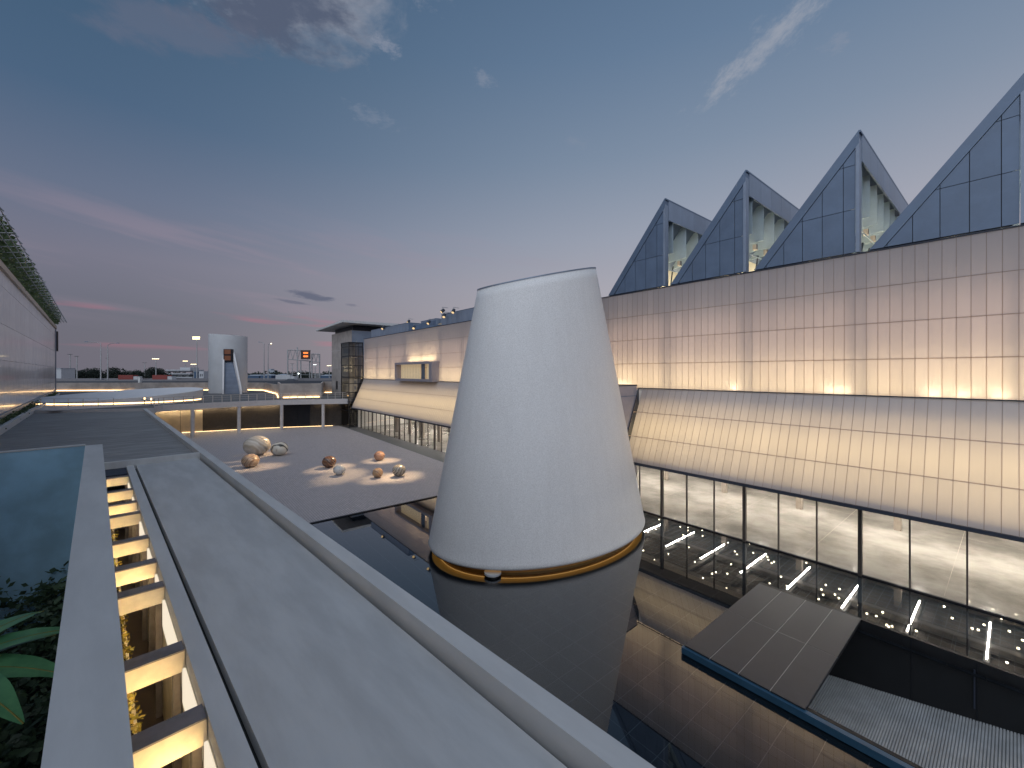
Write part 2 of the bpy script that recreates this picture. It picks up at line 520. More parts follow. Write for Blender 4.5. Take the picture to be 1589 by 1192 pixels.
def paving_mat():
    m = material('plaza_setts', (.30, .28, .27), .6, var=.05)
    k = NT(m.node_tree); b = m.node_tree.nodes[m['bsdf']]
    tc = k.n('ShaderNodeTexCoord').outputs['Object']
    br = k.n('ShaderNodeTexBrick'); br.offset = .5
    k.put(br.inputs['Vector'], tc)
    br.inputs['Color1'].default_value = (.52, .475, .49, 1); br.inputs['Color2'].default_value = (.43, .395, .405, 1)
    br.inputs['Mortar'].default_value = (.24, .225, .225, 1); br.inputs['Scale'].default_value = 1.
    br.inputs['Mortar Size'].default_value = .018; br.inputs['Brick Width'].default_value = .42; br.inputs['Row Height'].default_value = .16
    big = k.noise(tc, .13, 5, .6)
    c = k.mix(k.ss(big, .35, .7), br.outputs[0], (.42, .39, .40, 1))
    c = k.mix(.6, br.outputs[0], c)
    k.put(b.inputs['Base Color'], c)
    bp = k.n('ShaderNodeBump'); bp.inputs['Strength'].default_value = .5; bp.inputs['Distance'].default_value = .015
    inv = k.m('SUBTRACT', 1., br.outputs[1]); k.put(bp.inputs['Height'], inv); k.put(b.inputs['Normal'], bp.outputs[0])
    return m


M['plaza'] = paving_mat()


def stone_mat(name, c1, c2, c3, scale, dist, band=True, rough=.22):
    m = material(name, c1, rough, var=.0, coat=.4)
    k = NT(m.node_tree); b = m.node_tree.nodes[m['bsdf']]
    tc = k.n('ShaderNodeTexCoord').outputs['Object']
    if band:
        wv = k.n('ShaderNodeTexWave', wave_type='BANDS', bands_direction='DIAGONAL'); k.put(wv.inputs['Vector'], tc)
        wv.inputs['Scale'].default_value = scale; wv.inputs['Distortion'].default_value = dist; wv.inputs['Detail'].default_value = 5; wv.inputs['Detail Scale'].default_value = 1.3
        f = wv.outputs[1]
    else:
        f = k.ss(k.noise(tc, scale, 8, .65, dist=dist), .38, .62)
    c = k.ramp(f, [(0., (*c1, 1)), (.55, (*c2, 1)), (1., (*c3, 1))])
    k.put(b.inputs['Base Color'], c)
    return m


# ================================================================ GROUND, PLAZA, POOL
def disc_ground():
    mb = MB(); n = 48
    rings = [0.01, 40, 90, 130, 200, 400, 900, 2500, 7000]
    for r in rings:
        for i in range(n):
            a = 2 * math.pi * i / n; mb.v.append((r * math.cos(a), 40 + r * math.sin(a), -3.2))
    for j in range(len(rings) - 1):
        for i in range(n):
            i2 = (i + 1) % n
            mb.f.append((j * n + i, j * n + i2, (j + 1) * n + i2, (j + 1) * n + i))
    return mb.build('ground', M['ground'], kind='structure', recalc=False)


disc_ground()

# plaza block: from the pool edge to the far wing
MB().prism([(29.7, -4), (29.7, 23), (76, 24.3), (100, 24.3), (100, -6), (60, -12)], -.6, .04).build('plaza', M['plaza'], fr=F1, kind='structure')
MB().prism([(29.7, 23.0), (29.7, 26.3), (84, 26.3), (84, 24.5), (76, 24.3)], -.6, .044).build('footpath', M['strip'], fr=F1, kind='structure')
MB().box(29.52, 29.7, -4, 26.25, -.6, .055).build('pool_edge_kerb', M['frame'], fr=F1, kind='structure')

# pool floor: tiles with raised-edge grout, then water over it
TL = .9
pf = thing('pool_floor', None, None, F1, (12, 14, -.12), kind='structure')
MB().box(-14, 29.5, -4, 14.0, -.35, -.128).box(7.56, 29.5, 14.0, 26.2, -.35, -.128).box(-14, 7.56, 21.05, 26.2, -.35, -.128).build('grout_bed', M['grout'], pf)


def in_pav(a, b):
    return a < 7.5 and b > 14.1 - TL and b < 21.0


cells = []
for i in range(-12, 34):
    for j in range(0, 30):
        a, b = i * TL - .3, j * TL - 3.6
        if a < -10 or a + TL > 29.5 or b + TL > 26.2 or (a < 6.4 and 14.2 < b < 20.0): continue
        w = F1.world((a + .45, b + .45, 0))
        if w.y < 3: continue
        cells.append((w.length, a, b))
vis = []
rest = []
for d, a, b in sorted(cells):
    w = F1.world((a + .45, b + .45, 0))
    u = 794.5 + 643 * w.x / w.y; v = 578 + 6430 / w.y
    inview = -40 < u < 1640 and v < 1240 and b > 1.5 + 0
    hid = (u - 460) / 1.41 + 799 < v - 20      # behind the foreground parapet
    (vis if inview and not hid else rest).append((a, b))
tile0 = None
for k, (a, b) in enumerate(vis[:300]):
    if tile0 is None:
        g = .011
        tile0 = MB().hexa([(a + g, b + g, -.14), (a + TL - g, b + g, -.14), (a + TL - g, b + TL - g, -.14), (a + g, b + TL - g, -.14)],
                          [(a + g, b + g, -.121), (a + TL - g, b + g, -.121), (a + TL - g, b + TL - g, -.121), (a + g, b + TL - g, -.121)]).build('tile', M['granite'], pf)
        a0, b0 = a, b
    else:
        c = clone(tile0, pf, (a - a0, b - b0, random.uniform(-.0012, .0012)))
mb = MB()
for a, b in vis[300:] + rest:
    g = .011
    mb.box(a + g, a + TL - g, b + g, b + TL - g, -.14, -.1205)
mb.build('tile_field', M['granite'], pf, kind='stuff')

wv_ = MB()
wv_.prism([(-14, -4), (29.52, -4), (29.52, 26.2), (7.55, 26.2), (7.55, 14.05), (-14, 14.05)], -.003, 0.)
wv_.prism([(-14, 21.05), (7.55, 21.05), (7.55, 26.2), (-14, 26.2)], -.003, 0.)
# top faces only: keep as thin sheet
sheet = MB()
sheet.quad((-14, -4, 0), (29.52, -4, 0), (29.52, 14.05, 0), (-14, 14.05, 0))
sheet.quad((7.56, 14.05, 0), (29.52, 14.05, 0), (29.52, 26.2, 0), (7.56, 26.2, 0))
sheet.quad((-14, 21.05, 0), (7.56, 21.05, 0), (7.56, 26.2, 0), (-14, 26.2, 0))
sheet.build('pool_water', M['water'], fr=F1, kind='structure', recalc=False)

# ================================================================ WHITE CONE TOWER
CX, CY, CA, CB, CTH, CK = 2.015, 26.164, 5.181, 7.519, 2.1968, .0288
cone = thing('cone_tower', 'large white mosaic truncated cone with slanted top rising from the dark pool', 'tower', FW, (CX, CY, 0))


def cone_pt(q, z, s=None, sh=-.15):
    s = (1 - (z - .31) * CK) if s is None else s
    lx, ly = CA * math.cos(q) * s, CB * math.sin(q) * s
    return (CX + lx * math.cos(CTH) - ly * math.sin(CTH) + sh * max(z, 0) / 16, CY + lx * math.sin(CTH) + ly * math.cos(CTH), z)


def rim_z(q):
    z = 16.
    for _ in range(30):
        p = cone_pt(q, z)
        z = 15.95 + .26 * (.772 * (p[0] - CX) + .6357 * (p[1] - CY))
    return z


n = 160
mb = MB()
prof = [(0, .93, .30), (0, .972, .31), (0, .99, .36), (0, .998, .47), (0, None, .62)]
rows = []
for _, s, z in prof:
    rows.append([cone_pt(2 * math.pi * i / n, z, s) for i in range(n)])
NZ = 26
rz = [rim_z(2 * math.pi * i / n) for i in range(n)]
for j in range(1, NZ + 1):
    rows.append([cone_pt(2 * math.pi * i / n, .62 + (rz[i] - .62) * j / NZ) for i in range(n)])
rows.append([cone_pt(2 * math.pi * i / n, rz[i], (1 - (rz[i] - .31) * CK) - .04) for i in range(n)])
rows.append([cone_pt(2 * math.pi * i / n, rz[i] - 1.2, (1 - (rz[i] - .31) * CK) - .04) for i in range(n)])
for r_ in rows: mb.v += r_
for j in range(len(rows) - 1):
    for i in range(n):
        mb.f.append((j * n + i, j * n + (i + 1) % n, (j + 1) * n + (i + 1) % n, (j + 1) * n + i))
mb.f.append(tuple((len(rows) - 1) * n + i for i in range(n)))
shell = mb.build('shell', M['mosaic'], cone, smooth=True)
cap = MB()
lo = [cone_pt(2 * math.pi * i / n, rz[i] - .02, (1 - (rz[i] - .31) * CK) + .0035) for i in range(n)]
hi = [cone_pt(2 * math.pi * i / n, rz[i] + .05, (1 - (rz[i] - .31) * CK) + .0035) for i in range(n)]
hi2 = [cone_pt(2 * math.pi * i / n, rz[i] + .05, (1 - (rz[i] - .31) * CK) - .042) for i in range(n)]
cap.v += lo + hi + hi2
for k in range(2):
    for i in range(n): cap.f.append((k * n + i, k * n + (i + 1) % n, (k + 1) * n + (i + 1) % n, (k + 1) * n + i))
cap.build('rim_trim', M['zinc_lt'], cone, recalc=False)
pl = MB()
for z in (-.13, .30):
    pl.v += [cone_pt(2 * math.pi * i / n, z, .90, 0) for i in range(n)]
for i in range(n): pl.f.append((i, (i + 1) % n, n + (i + 1) % n, n + i))
pl.build('plinth', material('gold_plinth', (.30, .17, .05), .4, var=.1), cone, smooth=True)
gr = MB()
for z in (.215, .275):
    gr.v += [cone_pt(2 * math.pi * i / n, z, .912, 0) for i in range(n)]
for i in range(n): gr.f.append((i, (i + 1) % n, n + (i + 1) % n, n + i))
gr.build('light_strip', M['led_gold'], cone, recalc=False)
und = MB()
und.v += [cone_pt(2 * math.pi * i / n, .302, .968) for i in range(n)] + [cone_pt(2 * math.pi * i / n, .292, .90, 0) for i in range(n)]
for i in range(n): und.f.append((i, (i + 1) % n, n + (i + 1) % n, n + i))
und.build('soffit', material('gold_soffit_glow', (.62, .40, .13), .35, metal=.3, var=.06, emit=(1., .52, .10), estr=.24), cone, recalc=False)  # strip light falling on the underside is put into it as emission

st = thing('stepping_stone', 'small pale round step at the lit foot of the white cone', 'step', FW, (-.95, 19.92, -.12))
ring = [(-.95 + .42 * math.cos(a), 20.42 + .42 * math.sin(a)) for a in [2 * math.pi * i / 28 for i in range(28)]]
MB().prism(ring, .10, .19).build('tread', M['white_warm'], st)
MB().prism([(-.95 + (x + .95) * .8, 20.42 + (y - 20.42) * .8) for x, y in ring], -.12, .10).build('stem', M['frame'], st)

# ================================================================ GALLERY HALL (right)
DU, DS, DG = 27.2, 25.0, 26.25
Z0, Z1, ZT, ZS = 0.05, 8.85, 16.06, 3.72
hall = thing('gallery_hall', 'long hall with glowing translucent panel facade and four sawtooth skylights', 'building', F1, (33, 27.2, 0))
PW = .445
T0, T1 = -9.0, 75.6
# -- upper wall panels
RH = (ZT - Z1) / 4
proto = None
k = 0
cols = [T0 + i * PW for i in range(int((T1 - T0) / PW))]
near = sorted([c for c in cols if c > -3.4])[:75]
SLOT = (48.3, 59.8, 8.75, 11.45)                        # window opening
far_mb = MB()
for c in cols:
    for r in range(4):
        z = Z1 + r * RH
        x0, x1, za, zb = c + .009, c + PW - .009, z + .012, z + RH - .012
        if c in near:
            if proto is None:
                proto = MB().shell(x0, x1, DU, DU + .014, za, zb).build('wall_panel', M['poly'], hall); pc = (c, z)
            else:
                clone(proto, hall, (c - pc[0], 0, z - pc[1]))
        else:
            if x1 > SLOT[0] and x0 < SLOT[1] and r < 2:
                za = max(za, SLOT[3])
                if za > zb - .05: continue
            far_mb.shell(x0, x1, DU, DU + .014, za, zb)
far_mb.build('wall_panel_field', M['poly'], hall, kind='stuff')
jm = MB()
for i, c in enumerate(cols):
    jm.quad((c - .016, DU + .008, Z1), (c + .016, DU + .008, Z1), (c + .016, DU + .008, ZT), (c - .016, DU + .008, ZT))
for r in range(1, 4): jm.quad((T0, DU + .0095, Z1 + r * RH - .03), (T1, DU + .0095, Z1 + r * RH - .03), (T1, DU + .0095, Z1 + r * RH + .03), (T0, DU + .0095, Z1 + r * RH + .03))
jm.build('joint_strip', M['joint'], hall, kind='stuff', recalc=False)
pm = MB()
for k in range(-2, 15):
    for dd in (0, .42): pm.box(4.86 + 5.34 * k + dd, 4.86 + 5.34 * k + dd + .07, DU + .1, DU + .2, Z1, ZT)
pm.build('cavity_post', M['steel'], hall, kind='stuff')
MB().box(T0, T1, DU + .95, DU + 1.05, Z1 - .1, ZT).build('cavity_wall', M['cavity'], hall)
MB().box(T0, T1, DU + .06, DU + .94, Z1 - .18, Z1 - .06).build('cavity_ledge', M['cavity'], hall)
MB().box(T0, T1, DU - .05, DU + 1.1, ZT + .0, ZT + .06).build('coping', M['flash'], hall)
MB().box(T0, 18.1, DU - .05, DU - .002, Z1 - .06, Z1 - .005).build('flashing', M['flash'], hall)
MB().box(24.0, T1, DU - .05, DU - .002, Z1 - .06, Z1 - .005).build('flashing', M['flash'], hall)
UP_E, SK_E = 10.2, 8.8
for i in range(14):
    tc_ = T0 + 3 + i * 6.05
    lamp('cavity_lamp', 'AREA', F1, (tc_, DU + .55, Z1 + .02), hall, UP_E * 2.6, WARM, 5.9, .12, aim=(0, -.3, 1), long=(1, 0, 0))
    lamp('cavity_lamp', 'AREA', F1, (tc_, DU + .92, Z1 + 1.0), hall, UP_E * 3.6, WARM, 5.9, 1.7, aim=(0, -1, 0), long=(1, 0, 0))
    lamp('cavity_wash', 'AREA', F1, (tc_, DU + .93, Z1 + 2.7), hall, UP_E * 4.4, (1., .68, .54), 5.9, 4.6, aim=(0, -1, 0), long=(1, 0, 0))
for tt in (19.0, 19.6, 6.3, 5.7, 2.4, 1.5, .4, -.8, 11.2):
    lamp('hot_lamp', 'AREA', F1, (tt, DU + .28, Z1 + .03), hall, 4.5, WARM2, .35, .1, aim=(0, -.35, 1), long=(1, 0, 0))

# -- sloping skirt
SKL = Vector((0, DS - DU, ZS - (Z1 - .08))); SL = SKL.length; SU = SKL / SL
SN = Vector((0, SU.z, -SU.y)); SN = SN if SN.y > 0 else -SN          # points into the building


def sk(tv, a, dpt=0.):
    p = Vector((tv, DU, Z1 - .08)) + SU * a + SN * dpt
    return (p.x, p.y, p.z)


SR = SL / 3
scols = [c for c in cols if c + PW <= 18.05 or c >= 24.1]
snear = [c for c in scols if c > -3.2][:80]
snear = snear[:100]
proto = None
far_mb = MB()
cnt = 0
for c in scols:
    for r in range(3):
        x0, x1, a0, a1 = c + .009, c + PW - .009, r * SR + .012, (r + 1) * SR - .012
        vs = [sk(x0, a0), sk(x1, a0), sk(x1, a1), sk(x0, a1)]; vb = [sk(x0, a0, .014), sk(x1, a0, .014), sk(x1, a1, .014), sk(x0, a1, .014)]
        if c in snear and cnt < 300:
            cnt += 1
            if proto is None:
                proto = MB().tray(vs, vb).build('skirt_panel', M['poly'], hall); pc = (c, r)
            else:
                dd = SU * SR * (r - pc[1]); clone(proto, hall, (c - pc[0], dd.y, dd.z))
        else:
            far_mb.tray(vs, vb)
far_mb.build('skirt_panel_field', M['poly'], hall, kind='stuff')
jm = MB()
for c in scols + [18.0]:
    jm.quad(sk(c - .016, 0, .008), sk(c + .016, 0, .008), sk(c + .016, SL, .008), sk(c - .016, SL, .008))
for (ta, tb) in ((T0, 18.0), (24.1, T1)):
    for r in (1, 2):
        a = r * SR
        jm.quad(sk(ta, a - .03, .0095), sk(tb, a - .03, .0095), sk(tb, a + .03, .0095), sk(ta, a + .03, .0095))
jm.build('skirt_joint', M['joint'], hall, kind='stuff', recalc=False)
for (ta, tb) in ((T0, 18.05), (24.05, T1)):
    # bottom channel, soffit, inner wall, end cheeks
    MB().box(ta, tb, DS - .05, DS + .12, ZS - .17, ZS - .012).build('skirt_channel', M['flash'], hall)
    MB().box(ta, tb, DS + .125, DG + .2, ZS - .12, ZS - .03).build('skirt_soffit', M['ceiling'], hall)
    MB().box(ta, tb, DU - .012, DU + .05, ZS, Z1 - .19).build('skirt_backing', M['cavity'], hall)
    MB().box(ta, tb, DS + .30, DS + 1.1, ZS + .22, ZS + .27).build('shade_ledge', M['cavity'], hall)  # unseen ledge added to keep lamp light off the skirt's lower edge
    for tt in (ta, tb - .05):
        MB().hexa([(tt, DU - .01, Z1 - .1), (tt, DS, ZS), (tt, DU - .01, ZS)], [(tt + .05, DU - .01, Z1 - .1), (tt + .05, DS, ZS), (tt + .05, DU - .01, ZS)]).build('skirt_cheek', M['flash'], hall)
    nl = max(1, int((tb - ta) / 6))
    for i in range(nl):
        L = (tb - ta) / nl; tc_ = ta + (i + .5) * L
        lamp('skirt_lamp', 'AREA', F1, (tc_, DU - .17, ZS + 1.45), hall, SK_E * 1.4 * L, (1., .74, .36), L * .99, 2.2, aim=(0, -1., .1), long=(1, 0, 0))
        lamp('skirt_lamp', 'AREA', F1, (tc_, DU - .165, ZS + 2.5), hall, SK_E * .95 * L, (1., .72, .38), L * .99, 4.2, aim=(0, -1., .1), long=(1, 0, 0))
# -- entrance portal
MB().prism([(18.12, 23.5), (24., 23.5), (24., 27.1), (18.12, 27.1)], 0., 9.0).build('entrance_portal', M['zinc_mauve'], hall)
pj = MB()
for z in (2.4, 5.9, 8.25): pj.box(18.105, 18.13, 23.5, 27.1, z - .02, z + .02)
pj.build('portal_joint', M['zinc'], hall)
MB().box(18.1, 24.02, 23.48, 27.15, 9.0, 9.08).build('portal_coping', M['flash'], hall)
# -- ground floor glazing
GP = 1.78
mull = []
proto = None; mproto = None; cproto = None
g0 = 4.86 - 8 * GP
ng = int((75.6 - g0) / GP)
for i in range(ng + 1):
    tt = g0 + i * GP
    big = (i % 3 == 2)
    if tt > 18.3 and tt < 23.9: continue
    if big:
        if cproto is None:
            cproto = MB().box(tt - .075, tt + .075, DG - .1, DG + .12, 0, ZS - .12).build('column', M['mullion'], hall); cc0 = tt
        else: clone(cproto, hall, (tt - cc0, 0, 0))
    else:
        if mproto is None:
            mproto = MB().box(tt - .028, tt + .028, DG - .05, DG + .07, 0, ZS - .12).build('mullion', M['mullion'], hall); mm0 = tt
        else: clone(mproto, hall, (tt - mm0, 0, 0))
    if proto is None:
        proto = MB().quad((tt + .03, DG, .1), (tt + GP - .03, DG, .1), (tt + GP - .03, DG, ZS - .12), (tt + .03, DG, ZS - .12)).build('glass_pane', M['glass'], hall, recalc=False); gg0 = tt
    else: clone(proto, hall, (tt - gg0, 0, 0))
MB().box(g0, 75.6, DG - .05, DG + .07, -.3, .065).build('sill', M['frame'], hall)
# -- interior
IX0, IX1, ID = -9, 76, 46.
MB().box(IX0, IX1, DG + .1, ID, -.3, .06).build('inner_floor', M['floor_in'], hall)
fj = MB()
for i in range(20): fj.box(IX0 + .4 + 5.3 * i, IX0 + .415 + 5.3 * i, DG + .3, ID, .06, .0615)
for D_ in (31.4, 36.8, 42.): fj.box(IX0, IX1, D_, D_ + .015, .06, .0615)
fj.build('floor_joint', M['col_in'], hall)
MB().box(IX0, IX1, ID, ID + .2, 0, 4.9).build('inner_wall', M['cavity'], hall)
for tt in (IX0 - .2, IX1): MB().box(tt, tt + .2, DG + .1, ID, 0, 4.9).build('inner_end_wall', M['cavity'], hall)
MB().box(IX0, IX1, DG + .22, ID, 4.75, 4.9).build('inner_ceiling', M['ceiling'], hall)
dm = MB()
for D_ in (28.4, 32.9, 37.5, 41.): dm.box(IX0, 40, D_, D_ + .5, 4.3, 4.62)
for tt in [IX0 + 1.2 + 2.87 * i for i in range(18)]: dm.box(tt, tt + .22, DG + .6, ID - .2, 4.45, 4.7)
dm.build('duct', M['duct'], hall, kind='stuff')
gm = MB()
for i in range(100): gm.box(IX0 + .5 * i, IX0 + .5 * i + .025, DG + .4, ID - .2, 4.36, 4.40)
for i in range(30): gm.box(IX0, 40, DG + .6 + .64 * i, DG + .63 + .64 * i, 4.40, 4.43)
gm.build('ceiling_grid', M['steel'], hall, kind='stuff')
proto = None
for k in range(-3, 26):
    tt = .9 + 2.87 * k
    if tt > 75: break
    for j in range(3):
        D_ = 31.2 + 1.65 * j
        if proto is None:
            proto = MB().box(tt - .035, tt + .035, D_, D_ + 1.42, 4.17, 4.23).build('ceiling_tube', M['tube'], hall); q0 = (tt, D_)
        else: clone(proto, hall, (tt - q0[0], D_ - q0[1], 0))
proto = None
for i in range(150):
    tt, D_ = random.uniform(-6, 22), random.uniform(27.2, 38)
    if proto is None:
        proto = MB().tube((tt, D_, 4.15), (tt, D_, 4.22), .05, 8).build('ceiling_spot', M['bulb'], hall); q0 = (tt, D_)
    else: clone(proto, hall, (tt - q0[0], D_ - q0[1], random.uniform(-.1, .15)))
for k in range(-3, 26, 1):
    tt = .9 + 2.87 * k
    if tt > 75 or (tt > 24 and k % 2): continue
    lamp('hall_lamp', 'AREA', F1, (tt, 33.5, 4.165), hall, 150. if tt < 24 else 260., (1., .93, .83), .06, 4.7, aim=(0, 0, -1), long=(1, 0, 0))
proto = None
for k in range(-2, 14):
    tt = 4.7 + 5.3 * k
    if proto is None:
        proto = MB().box(tt - .17, tt + .17, 35.2, 35.6, .06, 4.75).build('inner_column', M['col_in'], hall); q0 = tt
    else: clone(proto, hall, (tt - q0, 0, 0))
# dark partitions seen in the far glazing
for tt in (66, 61.5, 57, 52, 46.5, 44.):
    MB().box(tt, tt + random.uniform(.5, 1.4), 29.5, 29.8, .06, 4.3).build('partition', M['col_in'], hall)
# entrance door near the cone
dr = MB()
for a, b in ((41.4, 41.55), (42.9, 43.05)): dr.box(a, b, DG - .3, DG - .12, .05, 3.1)
dr.box(41.4, 43.05, DG - .3, DG - .12, 3.1, 3.25)
dr.build('door_frame', M['frame'], hall)

# -- window box in the upper wall
wb = MB()
a, b, zl, zh = SLOT
for bx in ((a, a + .75, DU - 1.0, DU + .9, zl, zh), (b - .25, b, DU - 1.0, DU + .9, zl, zh)): wb.box(*bx)
wb.box(a + .75, b - .25, DU - 1.0, DU + .9, zl, zl + .35); wb.box(a + .75, b - .25, DU - 1.0, DU + .9, zh - .3, zh)
wf = wb.build('window_frame', M['zinc_mauve'], hall)
MB().quad((a + .75, DU - .6, zl + .35), (b - .25, DU - .6, zl + .35), (b - .25, DU - .6, zh - .3), (a + .75, DU - .6, zh - .3)).build('pane', M['glass'], wf, recalc=False)
MB().box(51.2, 52.0, DU - .55, DU - .4, zl + .35, zh - .3).build('mullion', M['zinc'], wf)
cu = MB()
for i in range(11):
    x = a + .9 + i * .9
    if 50.5 < x < 52: continue
    cu.box(x, x + .84, DU - .3, DU - .26, zl + .35, zh - .3)
cu.build('blind', material('lit_blind', (.6, .52, .38), .7, emit=(1., .74, .42), estr=.38), wf)
lamp('room_lamp', 'AREA', F1, (53., DU + .5, zh + .1), hall, 170., (1., .74, .42), 8., .2, aim=(0, -.2, 1), long=(1, 0, 0))

# -- sawtooth skylights
PEAK, RUN, ZP, DEP = [-.28, 5.08, 10.5, 15.87, -5.6], 4.95, 22.42, 15.


def clip(poly, fn):
    out = []
    for i in range(len(poly)):
        p, q = poly[i], poly[(i + 1) % len(poly)]
        a, b = fn(p), fn(q)
        if a >= 0: out.append(p)
        if (a >= 0) != (b >= 0):
            s_ = a / (a - b); out.append((p[0] + (q[0] - p[0]) * s_, p[1] + (q[1] - p[1]) * s_))
    return out


SLP = (ZP - ZT - .12) / RUN
for pk in PEAK:
    D0 = DU + .02
    zb = ZT + .12
    th = .08
    # sloped roof plate (with overhang trim on the gable)
    tr = .42
    rm = MB()
    A = (pk, ZP); B = (pk + RUN, zb)
    nrm = Vector((SLP, 1)).normalized()
    A2_ = (pk, ZP - tr / nrm.y); B2 = (pk + RUN - tr / nrm.x, zb)
    rm.extrude([(A[0], D0 - .05, A[1]), (B[0], D0 - .05, B[1]), (B2[0], D0 - .05, B2[1]), (A2_[0], D0 - .05, A2_[1])], (0, DEP, 0))
    tooth = rm.build('sawtooth_roof', M['zinc'], hall)
    # gable backing and panels
    MB().extrude([(pk + .35, D0 + .08, zb), (pk + .35, D0 + .08, ZP - .9), (pk + RUN - .5, D0 + .08, zb)], (0, .1, 0)).build('gable_backing', M['flash'], tooth)
    xs = [pk + .06] + [pk + .26 + .9 * i for i in range(1, 7)]
    zs = [zb, 18.42, 20.7, 23]
    xs = [pk + .15] + [pk + .65 + .91 * i for i in range(0, 5)]
    for i in range(len(xs)):
        xa = xs[i]; xb = xs[i + 1] if i + 1 < len(xs) else pk + RUN
        for j in range(3):
            g = .014
            poly = [(xa + g, zs[j] + g), (xb - g, zs[j] + g), (xb - g, zs[j + 1] - g), (xa + g, zs[j + 1] - g)]
            poly = clip(poly, lambda p: -(p[1] - A2_[1]) - SLP * (p[0] - pk) - .03)
            if len(poly) < 3: continue
            MB().extrude([(p[0], D0, p[1]) for p in poly], (0, .05, 0)).build('gable_panel', M['zinc'], tooth)
    # vertical corner post
    MB().box(pk - .02, pk + .14, D0 - .045, D0 + .4, zb, ZP - .45).build('corner_post', M['zinc_lt'], tooth)
    # glazed side: fascia, soffit, fins, lining
    fz = ZP - 1.5
    nf = 8
    L = DEP / nf
    for i in range(nf):
        MB().box(pk - .06, pk + .02, D0 + .42 + i * L * .97, D0 + .42 + (i + 1) * L * .97 - .02, fz, ZP - .12).build('fascia_panel', M['zinc_lt'], tooth)
    MB().box(pk - .07, pk + .0, D0 - .03, D0 + DEP, ZP - .12, ZP - .02).build('ridge_cap', M['zinc'], tooth)
    us = lambda x: ZP - .62 - SLP * (x - pk)                # underside of the slope
    zm = zb + 2.35; xm = pk + (ZP - .62 - zm) / SLP
    MB().extrude([(pk + .1, D0 + .42, us(pk + .1)), (xm + .2, D0 + .42, us(xm + .2)), (xm + .2, D0 + .42, us(xm + .2) + .06), (pk + .1, D0 + .42, us(pk + .1) + .06)], (0, DEP - .5, 0)).build('soffit', M['flash'], tooth)
    MB().box(xm - .1, xm, D0 + .3, D0 + DEP, zb, zm).build('lining', M['cream'], tooth)
    MB().box(pk + .05, xm, D0 + DEP - .2, D0 + DEP - .1, zb, us(xm - .3)).build('lining', M['cream'], tooth)
    xt = pk + (ZP - .62 - (fz + .25)) / SLP
    for i in range(7):
        d_ = D0 + 1.25 + i * 1.9
        MB().extrude([(pk + .12, d_, zm + .25), (xm - .15, d_, zm + .05), (xt, d_, fz + .2), (pk + .12, d_, fz + .2)], (0, .06, 0)).build('fin', M['fin'], tooth)
        MB().box(pk + .5, pk + .72, d_ - .18, d_ + .1, zb + 2.05, zb + 2.4).build('spot', M['col_in'], tooth)
        MB().tube((pk + 1.4, d_ - .1, zb), (pk + 1.1, d_ - .1, zb + 2.1), .05, 6).build('strut', M['flash'], tooth)
    MB().box(pk + .03, pk + .08, D0 + .42, D0 + DEP, zb + 1.2, zb + 1.26).build('sill_rail', M['fin'], tooth)
    for i in range(3):
        lamp('skylight_lamp', 'AREA', F1, (pk + 1.2, D0 + 3 + i * 4.5, zb + .15), tooth, 120., (1., .84, .56), 3.5, .4, aim=(.25, 0, 1), long=(0, 1, 0))
MB().box(T0, T1, DU + .95, DU + 20, ZT - .15, ZT + .1).build('flat_roof', M['concrete'], hall)

# -- roof plant boxes with standing seams
def plant_box(name, label, t0, t1, d0, d1, z1, step, mat, mat2):
    r = thing(name, label, 'roof plant', F1, ((t0 + t1) / 2, (d0 + d1) / 2, ZT + .12))
    MB().box(t0 + .05, t1 - .05, d0 + .05, d1, ZT + .12, z1 - .02).build('core', mat2, r)
    n_ = max(1, round((t1 - t0) / step)); w = (t1 - t0) / n_
    p = None
    for i in range(n_):
        a_ = t0 + i * w
        if p is None: p = MB().box(a_ + .015, a_ + w - .015, d0, d0 + .045, ZT + .13, z1).build('panel', mat, r)
        else: clone(p, r, (i * w, 0, 0))
    n2_ = max(1, round((d1 - d0) / 2.2)); w2 = (d1 - d0) / n2_; p = None
    for i in range(n2_):
        if p is None: p = MB().box(t0, t0 + .045, d0 + .05 + .015, d0 + .05 + w2 - .015, ZT + .13, z1).build('side_panel', mat2, r)
        else: clone(p, r, (0, i * w2, 0))
    MB().box(t0 - .03, t1 + .03, d0 - .03, d1, z1, z1 + .06).build('cap', mat2, r)
    return r


plant_box('plant_enclosure', 'low blue grey panelled roof enclosure nearest the concrete block', 57.8, 72.8, 27.5, 36, 17.45, 1.05, M['zinc_lt'], M['zinc'])
plant_box('plant_enclosure', 'taller grey panelled roof enclosure carrying spotlights beside the white cone', 28, 48, 27.5, 36, 17.58, 1.25, M['zinc_lt'], M['zinc'])
for (ta, tb, da, db, zz, lb) in ((61, 66.5, 34, 40, 18.9, 'pale blue grey air handling box with white fan unit at its end'), (54, 60.5, 34.5, 40, 18.75, 'second pale blue grey air handling box behind the arched skylights')):
    r = thing('air_handler', lb, 'roof plant', F1, ((ta + tb) / 2, (da + db) / 2, ZT + .1))
    MB().box(ta, tb, da, db, ZT + .1, zz).build('casing', M['zinc_lt'], r)
    MB().box(ta - .05, tb + .05, da - .05, db, zz, zz + .1).build('lid', M['zinc_lt'], r)
    for i in range(4): MB().box(ta + .2 + i * 1.3, ta + 1.3 + i * 1.3, da - .05, da - .003, ZT + .4, zz - .2).build('door', M['zinc'], r)
r = thing('fan_unit', 'white roof fan unit with a red stripe', 'fan unit', F1, (68.6, 34.8, ZT))
MB().box(67.4, 69.8, 34, 36, ZT + .1, 18.55).build('casing', M['white'], r)
MB().box(68.3, 68.8, 33.95, 33.99, ZT + .5, 18.4).build('stripe', material('red_stripe', (.45, .03, .05), .5), r)
